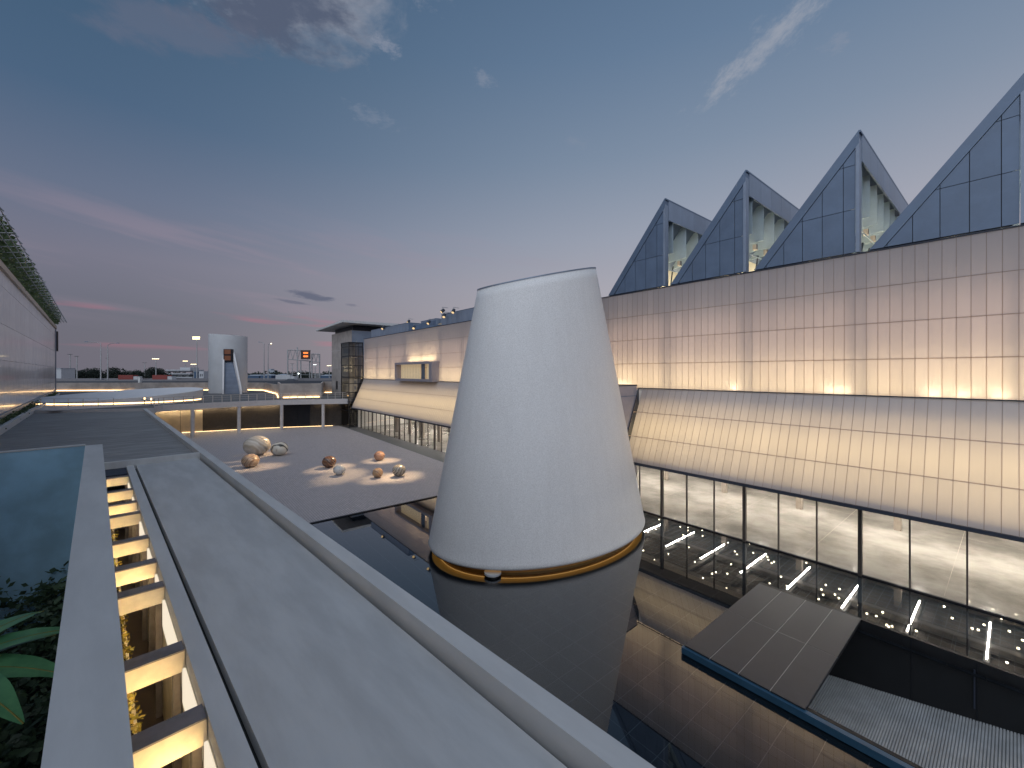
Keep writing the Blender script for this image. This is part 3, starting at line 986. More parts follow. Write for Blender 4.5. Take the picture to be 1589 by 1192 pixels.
for x in (67.9, 69.3): MB().tube((x, 33.85, 17.8), (x, 33.99, 17.8), .42, 16).build('fan', M['frame'], r)
for i, (ta, w, lb) in enumerate(((49.2, 3.2, 'rightmost arched bronze skylight cut off by the tall roof enclosure'), (52.6, 4.6, 'largest arched bronze skylight in the middle of the row'), (57., 2.6, 'leftmost small arched bronze skylight on the roof'))):
    r = thing('arched_skylight', lb, 'skylight', F1, (ta + w / 2, 33.6, ZT), group='arched skylights on the hall roof')
    mb = MB(); n_ = 14
    for j in range(n_):
        a0, a1 = math.pi * j / n_, math.pi * (j + 1) / n_
        q = [(ta + w / 2 - math.cos(x) * w / 2, ZT + 1.25 + math.sin(x) * w * .22) for x in (a0, a1)]
        mb.quad((q[0][0], 33.2, q[0][1]), (q[1][0], 33.2, q[1][1]), (q[1][0], 34.3, q[1][1]), (q[0][0], 34.3, q[0][1]))
    mb.add([(ta + w / 2 - math.cos(math.pi * j / n_) * w / 2, 33.22, ZT + 1.25 + math.sin(math.pi * j / n_) * w * .22) for j in range(n_ + 1)], [tuple(range(n_ + 1))])
    mb.build('vault', M['door'], r, recalc=False)
    MB().box(ta, ta + w, 33.2, 34.3, ZT + .1, ZT + 1.25).build('kerb', M['zinc'], r)

# spotlights on the roof edge: each thing carries its lamp
BALL = [(-30.66, 49.84, 1.18, 1.45), (-27.97, 49.84, .81, .96), (-27.47, 43.53, .71, .84), (-19.17, 43.45, .61, .71),
        (-16.81, 40.34, .48, .55), (-14.99, 46.83, .54, .60), (-12.74, 39.30, .45, .49), (-10.87, 39.86, .55, .63)]
SPOTS = [(46.9, 27.0, 17.9, 2, 'roof spotlight at the left end of the tall enclosure, upper of the stacked pair', 2200),
         (46.3, 26.9, 17.2, 7, 'roof spotlight at the left end of the tall enclosure, lower of the stacked pair', 1500),
         (43.9, 26.8, 17.5, 6, 'roof spotlight in the middle of the tall enclosure front', 1500),
         (38.6, 26.8, 17.4, 5, 'roof spotlight closest to the slanted top of the white cone', 1900),
         (54.6, 26.8, 16.4, 4, 'roof spotlight low on the hall coping left of the tall enclosure', 1500),
         (50.6, 27.0, 16.75, 3, 'roof spotlight on the dark side wall just left of the tall enclosure', 2000),
         (66.8, 27.2, 17.35, 0, 'roof spotlight farthest left by the canopy slab', 2600),
         (61.0, 29.0, 18.0, 1, 'roof spotlight above the low enclosure in front of the air handler', 1900)]
for (tt, D_, zz, bi, lb, en) in SPOTS:
    r = thing('roof_spotlight', lb, 'spotlight', F1, (tt, D_, zz), group='spotlights on the hall roof edge')
    bx_ = BALL[bi]; tgt = Vector((bx_[0] + .5, bx_[1] - .1, .25))
    o_ = F1.world((tt, D_, zz)); d = (tgt - o_).normalized()
    dl = (d.x * A1.x + d.y * A1.y, d.x * N1.x + d.y * N1.y, d.z); dv = Vector(dl)
    c = Vector((tt, D_, zz))
    MB().tube(c - dv * .32, c + dv * .2, .19, 14, .22).build('housing', M['flash'], r)
    MB().tube(c + dv * .201, c + dv * .215, .18, 14).build('lens', M['lens'], r)
    MB().path([(tt, D_, zz + .3), (tt, D_ + .02, zz + .5), (tt - .2, D_ + .75, zz + .45)], .03).build('arm', M['steel'], r)
    lamp('spot_lamp', 'SPOT', F1, tuple(c + dv * .3), r, en * 17., (1., .70, .38), .012, aim=dl, spot=12, blend=1.)

# ================================================================ GLAZED CORNER TOWER + CONCRETE BLOCK
gt = thing('glazed_stair_tower', 'dark glass corner tower at the far end of the glowing facade', 'tower', F1, (78.3, 26, 0))
ta, tb, da, db, zt = 76.2, 80.6, 24.7, 27.3, 15.35
fm = MB()
for x in (ta, tb - .12):
    for y in (da, db - .12): fm.box(x, x + .12, y, y + .12, 0, zt)
fm.build('corner_post', M['frame'], gt)
for z in (.05, 3.0, 4.6, 6.3, 7.9, 9.1, 11.2, 12.9, 14.6):
    MB().box(ta - .01, ta + .1, da + .12, db - .12, z, z + .12).build('transom', M['frame'], gt)
    MB().box(ta + .12, tb - .12, da - .01, da + .1, z, z + .12).build('transom', M['frame'], gt)
for y in (da + .75, da + 1.75): MB().box(ta + .005, ta + .08, y, y + .07, .05, zt).build('mullion', M['frame'], gt)
zz_ = [.17, 3.12, 4.72, 6.42, 8.02, 9.22, 11.32, 13.02, 14.72]
for i, z in enumerate(zz_):
    z2 = (zz_[i + 1] - .12) if i + 1 < len(zz_) else zt
    MB().quad((ta + .05, da + .12, z), (ta + .05, db - .12, z), (ta + .05, db - .12, z2), (ta + .05, da + .12, z2)).build('glass_pane', M['glass_dk'], gt, recalc=False)
    MB().quad((ta + .12, da + .05, z), (tb - .12, da + .05, z), (tb - .12, da + .05, z2), (ta + .12, da + .05, z2)).build('glass_pane', M['glass_dk'], gt, recalc=False)
MB().box(ta - .05, tb + .05, da - .05, db, zt, zt + .15).build('cap', M['frame'], gt)
for z in (4.55, 9.0, 12.8): MB().box(ta + .15, tb - .15, da + .15, db - .1, z, z + .2).build('landing', M['concrete'], gt)
MB().box(tb - .14, tb - .1, da + .15, db - .1, 0, zt).build('rear_wall', M['cream'], gt)
tl_ = emission('tower_light', (1., .80, .50), .75)
for z in (10.15, 10.95):
    for i in range(4): MB().box(tb - .18, tb - .15, da + .5 + i * .42, da + .75 + i * .42, z, z + .45).build('bright_pane', tl_, gt)
MB().box(ta + 1.2, ta + 1.25, da + .3, da + 1.9, 6.5, 8.8).build('blind', material('tower_blind', (.6, .54, .44), .7, emit=(1., .78, .5), estr=.35), gt)
for z in (6.8, 7.8): MB().box(ta + 1.15, ta + 1.19, da + 1.35, da + 1.75, z, z + .7).build('sheet', M['white'], gt)
MB().box(tb - .18, tb - .15, da + .4, da + 1.6, 13.6, 14.5).build('bright_pane', M['far_white'], gt)  # pale sheet stands in for a reflection on the top pane
for z in (7.4, 3.9, 12.2): lamp('stair_lamp', 'POINT', F1, (ta + 2.2, 26., z), gt, 22., (1., .8, .55), .15)

cb = thing('service_block', 'tall pale concrete block under a thin overhanging canopy slab', 'building', F1, (90, 30, 0))
MB().box(82, 94.6, 27.06, 40, 0, 18.2).build('wall', M['concrete_raw'], cb)
MB().box(81.94, 81.99, 27.2, 40, 9, 18.15).build('side_cladding', M['zinc_lt'], cb)
for i in range(1, 5): MB().box(82.02, 94.6, 27.04, 27.058, 18.2 * i / 5, 18.2 * i / 5 + .05).build('panel_joint', M['concrete'], cb)
MB().box(82.6, 94., 27.6, 39.5, 18.2, 19.15).build('clerestory', M['frame'], cb)
MB().hexa([(79.4, 24.6, 19.35), (98.8, 24.9, 19.15), (98.8, 40, 19.15), (79.4, 40, 19.35)], [(79.4, 24.6, 19.75), (98.8, 24.9, 19.45), (98.8, 40, 19.9), (79.4, 40, 19.9)]).build('canopy_slab', M['concrete_lt'], cb)
for tt in (85.2, 90.4): MB().box(tt, tt + 1.1, 27.03, 27.055, 6.4, 8.2).build('vent', M['frame'], cb)

# ================================================================ RAMP CANOPY IN THE POOL
pv = thing('ramp_canopy', 'flat charcoal canopy of eight metal panels over the ramp in the pool', 'canopy', F1, (5.7, 17.5, 0))
a0, a1, b0, b1, zc = 3.84, 7.5, 14.1, 20.97, .30
MB().box(a0 + .02, a1 - .02, b0 + .04, b1 - .02, .16, .262).build('deck_frame', M['black'], pv)
p = None
for i in range(4):
    for j in range(2):
        w, h = (a1 - a0) / 4, (b1 - b0) / 2
        if p is None: p = MB().box(a0 + .012, a0 + w - .012, b0 + .012, b0 + h - .012, .263, zc).build('roof_panel', M['roof_panel'], pv)
        else: clone(p, pv, (i * w, j * h, random.uniform(-.004, .004)))
sm = MB()
for i in range(1, 4): sm.box(a0 + i * (a1 - a0) / 4 - .008, a0 + i * (a1 - a0) / 4 + .008, b0, b1, .2631, .296)
sm.box(a0, a1, (b0 + b1) / 2 - .006, (b0 + b1) / 2 + .006, .2632, .2955)
sm.build('seam', M['steel'], pv)
sm = MB().box(a1 - .22, a1 - .02, b0 + .05, b1, -.13, .16).build('support', M['black'], pv)

rp = thing('ramp', None, None, F1, (2, 17.5, 0), kind='structure')
# sheet falls away towards +t
cm = MB()
t_a, z_a, t_b, z_b = -9.5, .2, 8.5, -3.1
nw = 245
for i in range(nw):
    x0 = t_a + (t_b - t_a) * i / nw; x1 = t_a + (t_b - t_a) * (i + .62) / nw; x2 = t_a + (t_b - t_a) * (i + 1) / nw
    f = lambda x: z_a + (z_b - z_a) * (x - t_a) / (t_b - t_a)
    cm.quad((x0, 14.35, f(x0)), (x1, 14.35, f(x1)), (x1, 20.9, f(x1)), (x0, 20.9, f(x0)))
    cm.quad((x1, 14.35, f(x1)), (x1 + .01, 14.35, f(x1) - .05), (x1 + .01, 20.9, f(x1) - .05), (x1, 20.9, f(x1)))
    cm.quad((x1 + .01, 14.35, f(x1) - .05), (x2 - .01, 14.35, f(x2) - .05), (x2 - .01, 20.9, f(x2) - .05), (x1 + .01, 20.9, f(x1) - .05))
    cm.quad((x2 - .01, 14.35, f(x2) - .05), (x2, 14.35, f(x2)), (x2, 20.9, f(x2)), (x2 - .01, 20.9, f(x2) - .05))
cm.build('corrugated_sheet', M['corrug'], rp, kind='stuff', recalc=False)
MB().box(-9.5, 7.5, 20.9, 21.04, -3.2, .3).build('retaining_wall', M['black'], rp)
bj = MB()
for tt in (-1.6, .8, 2.4): bj.box(tt, tt + .03, 20.885, 20.899, -3., .25)
bj.build('wall_joint', M['frame'], rp)
hd = MB()
for z0_, z1_ in ((-1.3, .0),): hd.box(.85, .89, 20.84, 20.88, z0_, z1_)
hd.build('handle', M['flash'], rp)
MB().box(-9.5, 7.5, 14.2, 14.34, -3.2, .24).build('side_wall', M['black'], rp)
MB().box(-9.5, 7.55, 14.02, 14.19, .02, .235).build('kerb_fascia', M['blue_film'], rp)
MB().box(7.3, 7.5, 14.4, 20.88, -3.2, .15).build('end_wall', M['black'], rp)
MB().box(-9.5, 7.52, 14.06, 14.19, -.3, .018).build('kerb_base', M['black'], rp)

# ================================================================ FOREGROUND ROOF (near building)
nb = thing('annex_building', 'low concrete building with slotted roof and raised edge parapet in the foreground', 'building', F2, (20, 2.5, 0))
ZR, ZPp = 4.87, 5.2
MB().box(-8, 30.95, 1.59, 4.32, ZR - .3, ZR).build('roof_slab', M['concrete'], nb)
MB().box(-8, 30.95, 1.19, 1.49, ZR - .3, ZR).build('edge_strip', M['concrete_lt'], nb)
MB().box(-8, 30.95, 1.491, 1.589, ZR - .35, ZR - .22).build('groove', M['slot_dark'], nb)
MB().box(-8, 30.95, 4.321, 4.445, ZR - .35, ZR - .14).build('gutter', M['slot_dark'], nb)
pp = MB()
pp.hexa([(-8, 4.45, 4.3), (79, 4.45, 4.3), (79, 4.80, 4.3), (-8, 4.80, 4.3)],
        [(-8, 4.45, ZPp - .02), (79, 4.45, ZPp - .02), (79, 4.80, ZPp), (-8, 4.80, ZPp)])
par = pp.build('parapet', M['concrete_lt'], nb)
MB().box(-8, 79, 4.0, 4.78, 0, 4.3).build('wall', M['dark_wall'], nb)
MB().box(30.95, 31.2, -.25, 4.449, 4.4, ZPp - .03).build('cross_parapet', M['concrete_lt'], nb)
for i in range(10):
    tA, tB = 31.2 + i * 4.8, 31.2 + (i + 1) * 4.8
    MB().box(tA, tB - .012, -5.75, 4.449, ZR - .3, ZR + random.uniform(-.003, .003)).build('deck_slab', M['deck'], nb)
# slot with cross beams and light
MB().box(-8, 30.95, .2, 1.18, 1.3, 1.5).build('slot_floor', M['slot_floor'], nb)
MB().box(-8, 30.95, 1.181, 1.3, 1.5, ZR - .31).build('slot_wall', M['beam'], nb)
MB().box(-8, 30.95, 1.31, 4.0, 1.3, 4.5).build('room_core', M['slot_dark'], nb)
bt = [3.0, 4.5, 6.0, 7.6, 9.75, 13.0, 14.8, 17.15, 20.4, 22.2, 24.7, 28.0]
for i, tt in enumerate(bt):
    w = .36
    MB().box(tt, tt + w, .15, 1.175, ZR - .42, ZR - .05).build('cross_beam', M['beam'], nb)
    MB().box(tt - .004, tt + w + .004, .15, 1.172, ZR - .048, ZR - .02).build('beam_cap', M['dkbeam'], nb)
    MB().box(tt + w, tt + w + .25, 1.05, 1.17, 1.5, ZR - .43).build('pier', M['dkbeam'], nb)
MB().box(29.0, 30.9, .2, 1.17, ZR - .12, ZR - .06).build('slot_cover', M['flash'], nb)
for i in range(len(bt) - 1):
    ta_, tb_ = bt[i] + .38, bt[i + 1] - .04
    L = tb_ - ta_
    MB().box(ta_ + .02, tb_ - .02, 1.13, 1.176, ZR - .95, ZR - .33).build('lit_wall_panel', M['wall_glow'], nb)  # wash of light on the slot wall, made as a glowing panel
    lamp('bay_lamp', 'AREA', F2, ((ta_ + tb_) / 2, 1.08, ZR - .55), nb, 46. * L, (1., .66, .28), L * .8, .08, aim=(.25, -1, -.05), long=(1, 0, 0))
lamp('bay_lamp', 'AREA', F2, (3.2, 1.08, ZR - .5), nb, 24., (1., .68, .33), .8, .08, aim=(.3, -1, -.1), long=(1, 0, 0))
# planters along the left of the slot
pk_ = thing('planter_trough', 'long stone planter trough inside the lit roof slot', 'planter', F2, (12, .45, 1.5))
tm = MB()
for y in (.22, .56): tm.box(2, 29, y, y + .06, 1.5, 2.6)
tm.box(2, 29, .22, .62, 1.5, 1.6)
tm.build('trough', M['beam'], pk_)
MB().box(2, 29, .281, .559, 1.6, 2.5).build('soil', M['soil'], pk_)


def leaf_cloud(mb, c, rad, n_, size, seed, flat=.5, shape=None):
    rnd = random.Random(seed)
    for _ in range(n_):
        while True:
            p = Vector((rnd.uniform(-1, 1), rnd.uniform(-1, 1), rnd.uniform(-1, 1)))
            if p.length <= 1: break
        p = p.normalized() * (p.length ** .45)
        q = Vector((c[0] + p.x * rad[0], c[1] + p.y * rad[1], c[2] + p.z * rad[2]))
        d = Vector((rnd.gauss(0, 1), rnd.gauss(0, 1), rnd.gauss(0, flat))).normalized()
        o = d.orthogonal().normalized(); o = (o * math.cos(rnd.uniform(0, 6.3)) + d.cross(o) * math.sin(rnd.uniform(0, 6.3))).normalized()
        s = size * rnd.uniform(.6, 1.4)
        mb.add([q, q + d * s * .5 + o * s * .28, q + d * s, q + d * s * .5 - o * s * .28], [(0, 1, 2, 3)])


for i, (tt, y, lb) in enumerate(((8.9, .36, 'yellow lit bushy plant in the nearest visible bay of the roof slot'), (11.2, .40, 'orange leafed plant in the second bay of the roof slot'),
                                 (12.4, .36, 'orange leafed plant against the beam of the second bay'), (14.2, .4, 'small yellow green plant in the third bay of the roof slot'),
                                 (16.4, .4, 'small yellow green plant in the fourth bay of the roof slot'), (19.6, .4, 'yellow shrub in the fifth bay of the roof slot'), (24., .4, 'farthest tiny yellow shrub in the roof slot'))):
    r = thing('slot_shrub', lb, 'shrub', F2, (tt, y, 2.5), group='shrubs in the roof slot planter')
    mb = MB(); leaf_cloud(mb, (tt, y, 3.05), (.38, .24, .55), 260, .10, 40 + i); mb.build('foliage', M['leaf_yel'], r, recalc=False)
    mb = MB()
    for k in range(4): mb.tube((tt + .05 * k - .1, y, 2.5), (tt + random.uniform(-.2, .2), y + random.uniform(-.1, .1), 3.2), .012, 5)
    mb.build('stem', M['bark'], r)

# white wall top beside the slot and the sunken garden
gw = thing('garden_wall', 'broad pale wall top running away beside the lit roof slot', 'wall', F2, (10, -.05, 0))
MB().box(-9, 24.4, -.293, .207, -1, 7.0).build('wall', M['concrete_lt'], gw)
gw2 = thing('garden_wall', 'blue grey end wall of the sunken garden behind the banana plant', 'wall', F2, (24.5, -6, -1))
MB().box(24.42, 24.62, -14, -.295, -1, 6.985).build('wall', M['pit_wall'], gw2)
MB().box(24.40, 24.7, -14, -.296, 6.986, 7.03).build('coping', M['concrete_lt'], gw2)
MB().box(-9, 24.4, -14, -.3, -1.2, .0).build('garden_soil', M['soil'], fr=F2, kind='structure')
mb = MB()
rnd = random.Random(5)
for i in range(60):
    tt, y = rnd.uniform(12, 24.2), rnd.uniform(-9, -.5)
    h = .6 + .9 * rnd.random() + (tt - 12) * .05
    leaf_cloud(mb, (tt, y, h * .6), (.8, .7, h * .75), 230, .26, 100 + i)
mb.build('undergrowth', M['leaf_dk'], fr=F2, kind='stuff', recalc=False)


def banana_leaf(base, direc, length, width, droop, seed):
    """arched blade with a raised midrib and slightly folded halves"""
    rnd = random.Random(seed); vs, fs = [], []
    d = Vector(direc).normalized(); side = d.cross(Vector((0, 0, 1))).normalized(); up_ = side.cross(d)
    n_ = 18
    mid = []
    for i in range(n_ + 1):
        s = i / n_
        p = Vector(base) + d * (length * s) + Vector((0, 0, -droop * length * s * s))
        w = 1.45 * width * max(.02, math.sin(math.pi * min(1, (.06 + .94 * s) ** .75))) ** .7
        z = .10 * w
        jit = 1 + rnd.uniform(-.06, .06)
        vs += [p - side * w * jit + up_ * (z + rnd.uniform(-.01, .01)), p - side * w * .5 + up_ * (z * .8), p, p + side * w * .5 + up_ * (z * .8), p + side * w * jit + up_ * (z + rnd.uniform(-.01, .01))]
        mid.append(p - up_ * .01)
        if i:
            a = (i - 1) * 5; b = i * 5
            for k in range(4): fs.append((a + k, a + k + 1, b + k + 1, b + k))
    return vs, fs, mid


bn = thing('banana_plant', 'banana plant with broad green leaves in the dark sunken garden', 'plant', F2, (13.2, -2.35, 0))
MB().tube((13.2, -2.35, 0), (13.2, -2.3, 4.4), .16, 12, .09).build('stem', M['leaf_mid'], bn)
for i, (dr_, ln, w, dp) in enumerate((((.7, .85, .55), 2.1, .22, .35), ((.2, 1., .35), 2.3, .26, .40), ((-.35, 1., .15), 2.2, .27, .45), ((.9, .3, .75), 2.0, .24, .3), ((-.9, .75, .25), 2.2, .26, .5),
                                      ((.3, -.9, .5), 2.2, .26, .4), ((-.8, -.5, .5), 2.0, .24, .4), ((.55, 1., .1), 1.9, .2, .25))):
    vs, fs, mid = banana_leaf((13.2, -2.3, 4.3), dr_, ln, w, dp, i)
    lf = MB().add(vs, fs).build('leaf', M['banana'], bn, recalc=False, smooth=True)
    MB().path(mid, .018, 5).build('midrib', M['leaf_yel'], lf)

# ================================================================ FAR TERRACE
tr_ = thing('terrace_building', 'curved low terrace building with columns behind the stone balls', 'building', FW, (-45, 80, 0))
edge = [(-47.6, 55.2), (-50.2, 58.2), (-50.9, 60.4), (-50.0, 62.4), (-48.4, 64.4), (-45.6, 67.7), (-43.2, 70.2), (-40.6, 72.2), (-36., 73.9), (-30.6, 74.9), (-28.6, 75.4)]
back = [(-18, 84), (-18, 118), (-128, 118), (-114.8, 97.3), (-29.7, 12.6), (-25.3, 17.1), (-60.1, 51.6)]
MB().prism(edge + back, 4.32, 5.2).build('deck_slab', M['fascia'], tr_)
MB().prism([(x - .35, y + .35) for x, y in edge[:-1]] + [(-29.5, 84), (-29.5, 117), (-127, 117), (-114.5, 97.6), (-61, 52.)], 5.205, 5.215).build('floor_finish', M['strip'], tr_)
wall_l = [(-60, 62.5), (-54.3, 68), (-46.7, 71.2), (-41, 73.6), (-33.5, 77.), (-28., 79)]
wall_l = [(-58, 66.5), (-54.6, 68.6), (-46.7, 73), (-41, 75.4), (-33.5, 77.6), (-28., 79)]
wmb = MB()
for a, b in zip(wall_l, wall_l[1:]): wmb.beam(a, b, .25, 0, 4.32)
wmb.build('rear_wall', M['dark_wall'], tr_)


def along(pts, s):
    ls = [(Vector(b) - Vector(a)).length for a, b in zip(pts, pts[1:])]
    for (a, b), l in zip(zip(pts, pts[1:]), ls):
        if s <= l: return Vector(a).lerp(Vector(b), s / l), (Vector(b) - Vector(a)).normalized()
        s -= l
    return Vector(pts[-1]), (Vector(pts[-1]) - Vector(pts[-2])).normalized()


WL = sum((Vector(b) - Vector(a)).length for a, b in zip(wall_l, wall_l[1:]))
s = .6
for i, (w, mat) in enumerate(((3.2, 'door'), (3.0, 'door'), (3.6, 'dark_wall'), (4.2, 'dark_wall'), (4.2, 'dark_wall'), (2.2, 'frame'), (2.2, 'frame'), (4., 'dark_wall'))):
    p, d = along(wall_l, s); q, _ = along(wall_l, s + w - .06)
    o = Vector((d.y, -d.x)) * .17
    MB().beam(p + o, q + o, .06, .12, 4.2 if i > 1 else 3.7).build('door' if i < 2 or 4 < i < 7 else 'wall_panel', M[mat], tr_)
    s += w
for k in range(3):
    a, b = wall_l[k + 1], wall_l[k + 2]
    d = (Vector(b) - Vector(a)).normalized(); o = Vector((d.y, -d.x)) * .3
    MB().beam(Vector(a) + o, Vector(b) + o, .05, .05, .10).build('floor_light', M['led_soft'], tr_)
for sx in (2.5, 7, 11.5, 16, 26):
    p, d = along(wall_l, sx); o = Vector((d.y, -d.x)) * .55
    lamp('wall_washer', 'AREA', FW, (p.x + o.x, p.y + o.y, 4.2), tr_, 100. if sx < 17 else 18., (1., .78, .5), 4., .1, aim=(-o.x * .35, -o.y * .35, -1), long=(d.x, d.y, 0))
cm0 = None
for (x, y) in ((-48.8, 63.3), (-45.2, 68.6), (-40.3, 72.5), (-34., 74.6)):
    if cm0 is None: cm0 = MB().tube((x, y, .03), (x, y, 4.32), .26, 20).build('column', M['fascia'], tr_, smooth=False); q0 = (x, y)
    else: clone(cm0, tr_, (x - q0[0], y - q0[1], 0))
# paving tiles in front of the disc
tp = None
for i in range(7):
    for j in range(9):
        x = -81 + i * 3.4 + j * 1.1; y = 60 + j * 2.5 - i * 1.2
        if (x + 66.5) ** 2 / 169 + (y - 70) ** 2 / 80 < 1.05 or x > -56: continue
        if tp is None: tp = MB().prism([(x, y), (x + 3.35, y - 1.18), (x + 4.42, y + 1.28), (x + 1.07, y + 2.46)], 5.216, 5.226).build('paving_tile', M['terr_tile'], tr_); q0 = (x, y)
        else: clone(tp, tr_, (x - q0[0], y - q0[1], random.uniform(-.001, .002)))

# railing along the curved edge
rl = thing('terrace_railing', 'thin metal railing along the curved edge of the far terrace', 'railing', FW, (-45, 68, 5.2))
re_ = [(x - .45, y + .45) for x, y in edge[1:]]
EL = sum((Vector(b) - Vector(a)).length for a, b in zip(re_, re_[1:]))
pp0 = None; s = 0.; pts = []
while s < EL:
    p, d = along(re_, s); pts.append((p.x, p.y))
    if pp0 is None: pp0 = MB().box(p.x - .035, p.x + .035, p.y - .035, p.y + .035, 5.2, 6.3).build('post', M['rail'], rl); q0 = p
    else: clone(pp0, rl, (p.x - q0.x, p.y - q0.y, 0))
    s += 1.25
for z in (5.62, 5.95, 6.3):
    MB().path([(x, y, z) for x, y in pts], .03 if z > 6 else .016, 5).build('rail', M['rail'], rl)
rl2 = thing('disc_railing', 'thin metal railing curving in front of the lit white disc', 'railing', FW, (-63, 57, 5.2))
pts = [(-66.5 + 15 * math.cos(a), 70.5 + 12.6 * math.sin(a)) for a in [R(175 + 6.5 * i) for i in range(21)]]
pp0 = None
for x, y in pts:
    if pp0 is None: pp0 = MB().box(x - .03, x + .03, y - .03, y + .03, 5.2, 6.3).build('post', M['rail'], rl2); q0 = (x, y)
    else: clone(pp0, rl2, (x - q0[0], y - q0[1], 0))
for z in (5.75, 6.3): MB().path([(x, y, z) for x, y in pts], .02, 5).build('rail', M['rail'], rl2)

# white tilted disc with light under its edge
ds = thing('tilted_disc', 'low white tilted disc with a glowing base on the far terrace', 'skylight', FW, (-66.5, 70, 5.2))
n_ = 64


def dpt(a, s, z): return (-66.5 + 12.6 * s * math.cos(a), 70 + 9.4 * s * math.sin(a), z)


def dz_(a): return 5.5 + 1.7 * (.5 + .5 * math.cos(a - R(55)))


mb = MB()
aa = [2 * math.pi * i / n_ for i in range(n_)]
mb.v += [dpt(a, .985, 5.42) for a in aa] + [dpt(a, 1., dz_(a) - .05) for a in aa] + [dpt(a, .98, dz_(a)) for a in aa] + [(-66.5, 70, 6.35)]
for k in range(2):
    for i in range(n_): mb.f.append((k * n_ + i, k * n_ + (i + 1) % n_, (k + 1) * n_ + (i + 1) % n_, (k + 1) * n_ + i))
for i in range(n_): mb.f.append((2 * n_ + i, 2 * n_ + (i + 1) % n_, 3 * n_))
mb.build('disc', material('disc_white', (.80, .79, .80), .5, var=.03), ds)
mb = MB(); mb.v += [dpt(a, .97, 5.2) for a in aa] + [dpt(a, .97, 5.42) for a in aa]
for i in range(n_): mb.f.append((i, (i + 1) % n_, n_ + (i + 1) % n_, n_ + i))
mb.build('base_light', M['led'], ds, recalc=False)

# cafe furniture by the roof corner
for i, (x, y, lb) in enumerate(((-52.6, 60.4, 'small dark terrace table at the curved corner of the railing'), (-54.8, 61.8, 'small dark terrace table nearer the white disc'))):
    r = thing('terrace_table', lb, 'table', FW, (x, y, 5.2), group='tables on the far terrace')
    MB().tube((x, y, 5.92), (x, y, 5.96), .42, 16).build('tabletop', M['frame'], r)
    MB().tube((x, y, 5.2), (x, y, 5.92), .04, 8).build('stem', M['frame'], r)
    MB().tube((x, y, 5.2), (x, y, 5.24), .25, 12).build('base', M['frame'], r)
    MB().tube((x, y, 5.97), (x, y, 6.25), .08, 8).build('table_lamp', M['led'], r)

# white stair tower
tw = thing('stair_tower', 'slim white oval tower with an outside stair on the far terrace', 'tower', FW, (-67.1, 98, 5.2))
n_ = 72
aa = [2 * math.pi * i / n_ for i in range(n_)]
mb = MB()
zt_ = lambda a: 18.75 - .055 * (3.95 * math.cos(a))
mb.v += [(-67.1 + 3.95 * math.cos(a), 98 + 3.6 * math.sin(a), 5.2) for a in aa] + [(-67.1 + 3.95 * math.cos(a), 98 + 3.6 * math.sin(a), zt_(a)) for a in aa] + \
        [(-67.1 + 3.65 * math.cos(a), 98 + 3.3 * math.sin(a), zt_(a)) for a in aa] + [(-67.1 + 3.65 * math.cos(a), 98 + 3.3 * math.sin(a), 18.4) for a in aa]
for k in range(3):
    for i in range(n_): mb.f.append((k * n_ + i, k * n_ + (i + 1) % n_, (k + 1) * n_ + (i + 1) % n_, (k + 1) * n_ + i))
mb.f.append(tuple(3 * n_ + i for i in range(n_)))
mb.build('shell', M['white_warm'], tw, smooth=False)
# stair from the door straight down
xl0, xr0, xl1, xr1 = -65.9, -64.0, -63.85, -60.2
ns = 30
for i in range(ns):
    s0 = i / ns; s1 = (i + 1) / ns
    y0 = 94.6 - 2.6 * s0; y1 = 94.6 - 2.6 * s1
    z = 12.5 - 7.2 * s0
    xa, xb = xl0 + (xl1 - xl0) * s1, xr0 + (xr1 - xr0) * s1
    MB().box(xa, xb, y1 - .02, y0 + .6, z - .3, z).build('tread', M['zinc_lt'], tw)
for (xa, xb, lab) in ((xl0, xl1, 0), (xr0, xr1, 1)):
    o = -.35 if lab == 0 else 0
    mb = MB().hexa([(xa + o, 94.9, 5.2), (xa + .38 + o, 94.9, 5.2), (xb + .38 + o, 91.8, 5.2), (xb + o, 91.8, 5.2)], [(xa + o, 94.9, 14.9), (xa + .38 + o, 94.9, 14.9), (xb + .38 + o, 91.8, 6.2), (xb + o, 91.8, 6.2)])
    mb.build('stringer', M['white'], tw)
MB().box(-65.6, -63.7, 94.2, 94.8, 12.4, 15.3).build('door_frame', M['frame'], tw)
for z in (12.75, 14.15): MB().box(-65.35, -63.95, 94.15, 94.195, z, z + 1.05).build('pane', material('brown_lit_glass', (.10, .05, .03), .3, emit=(1., .35, .18), estr=.06), tw)

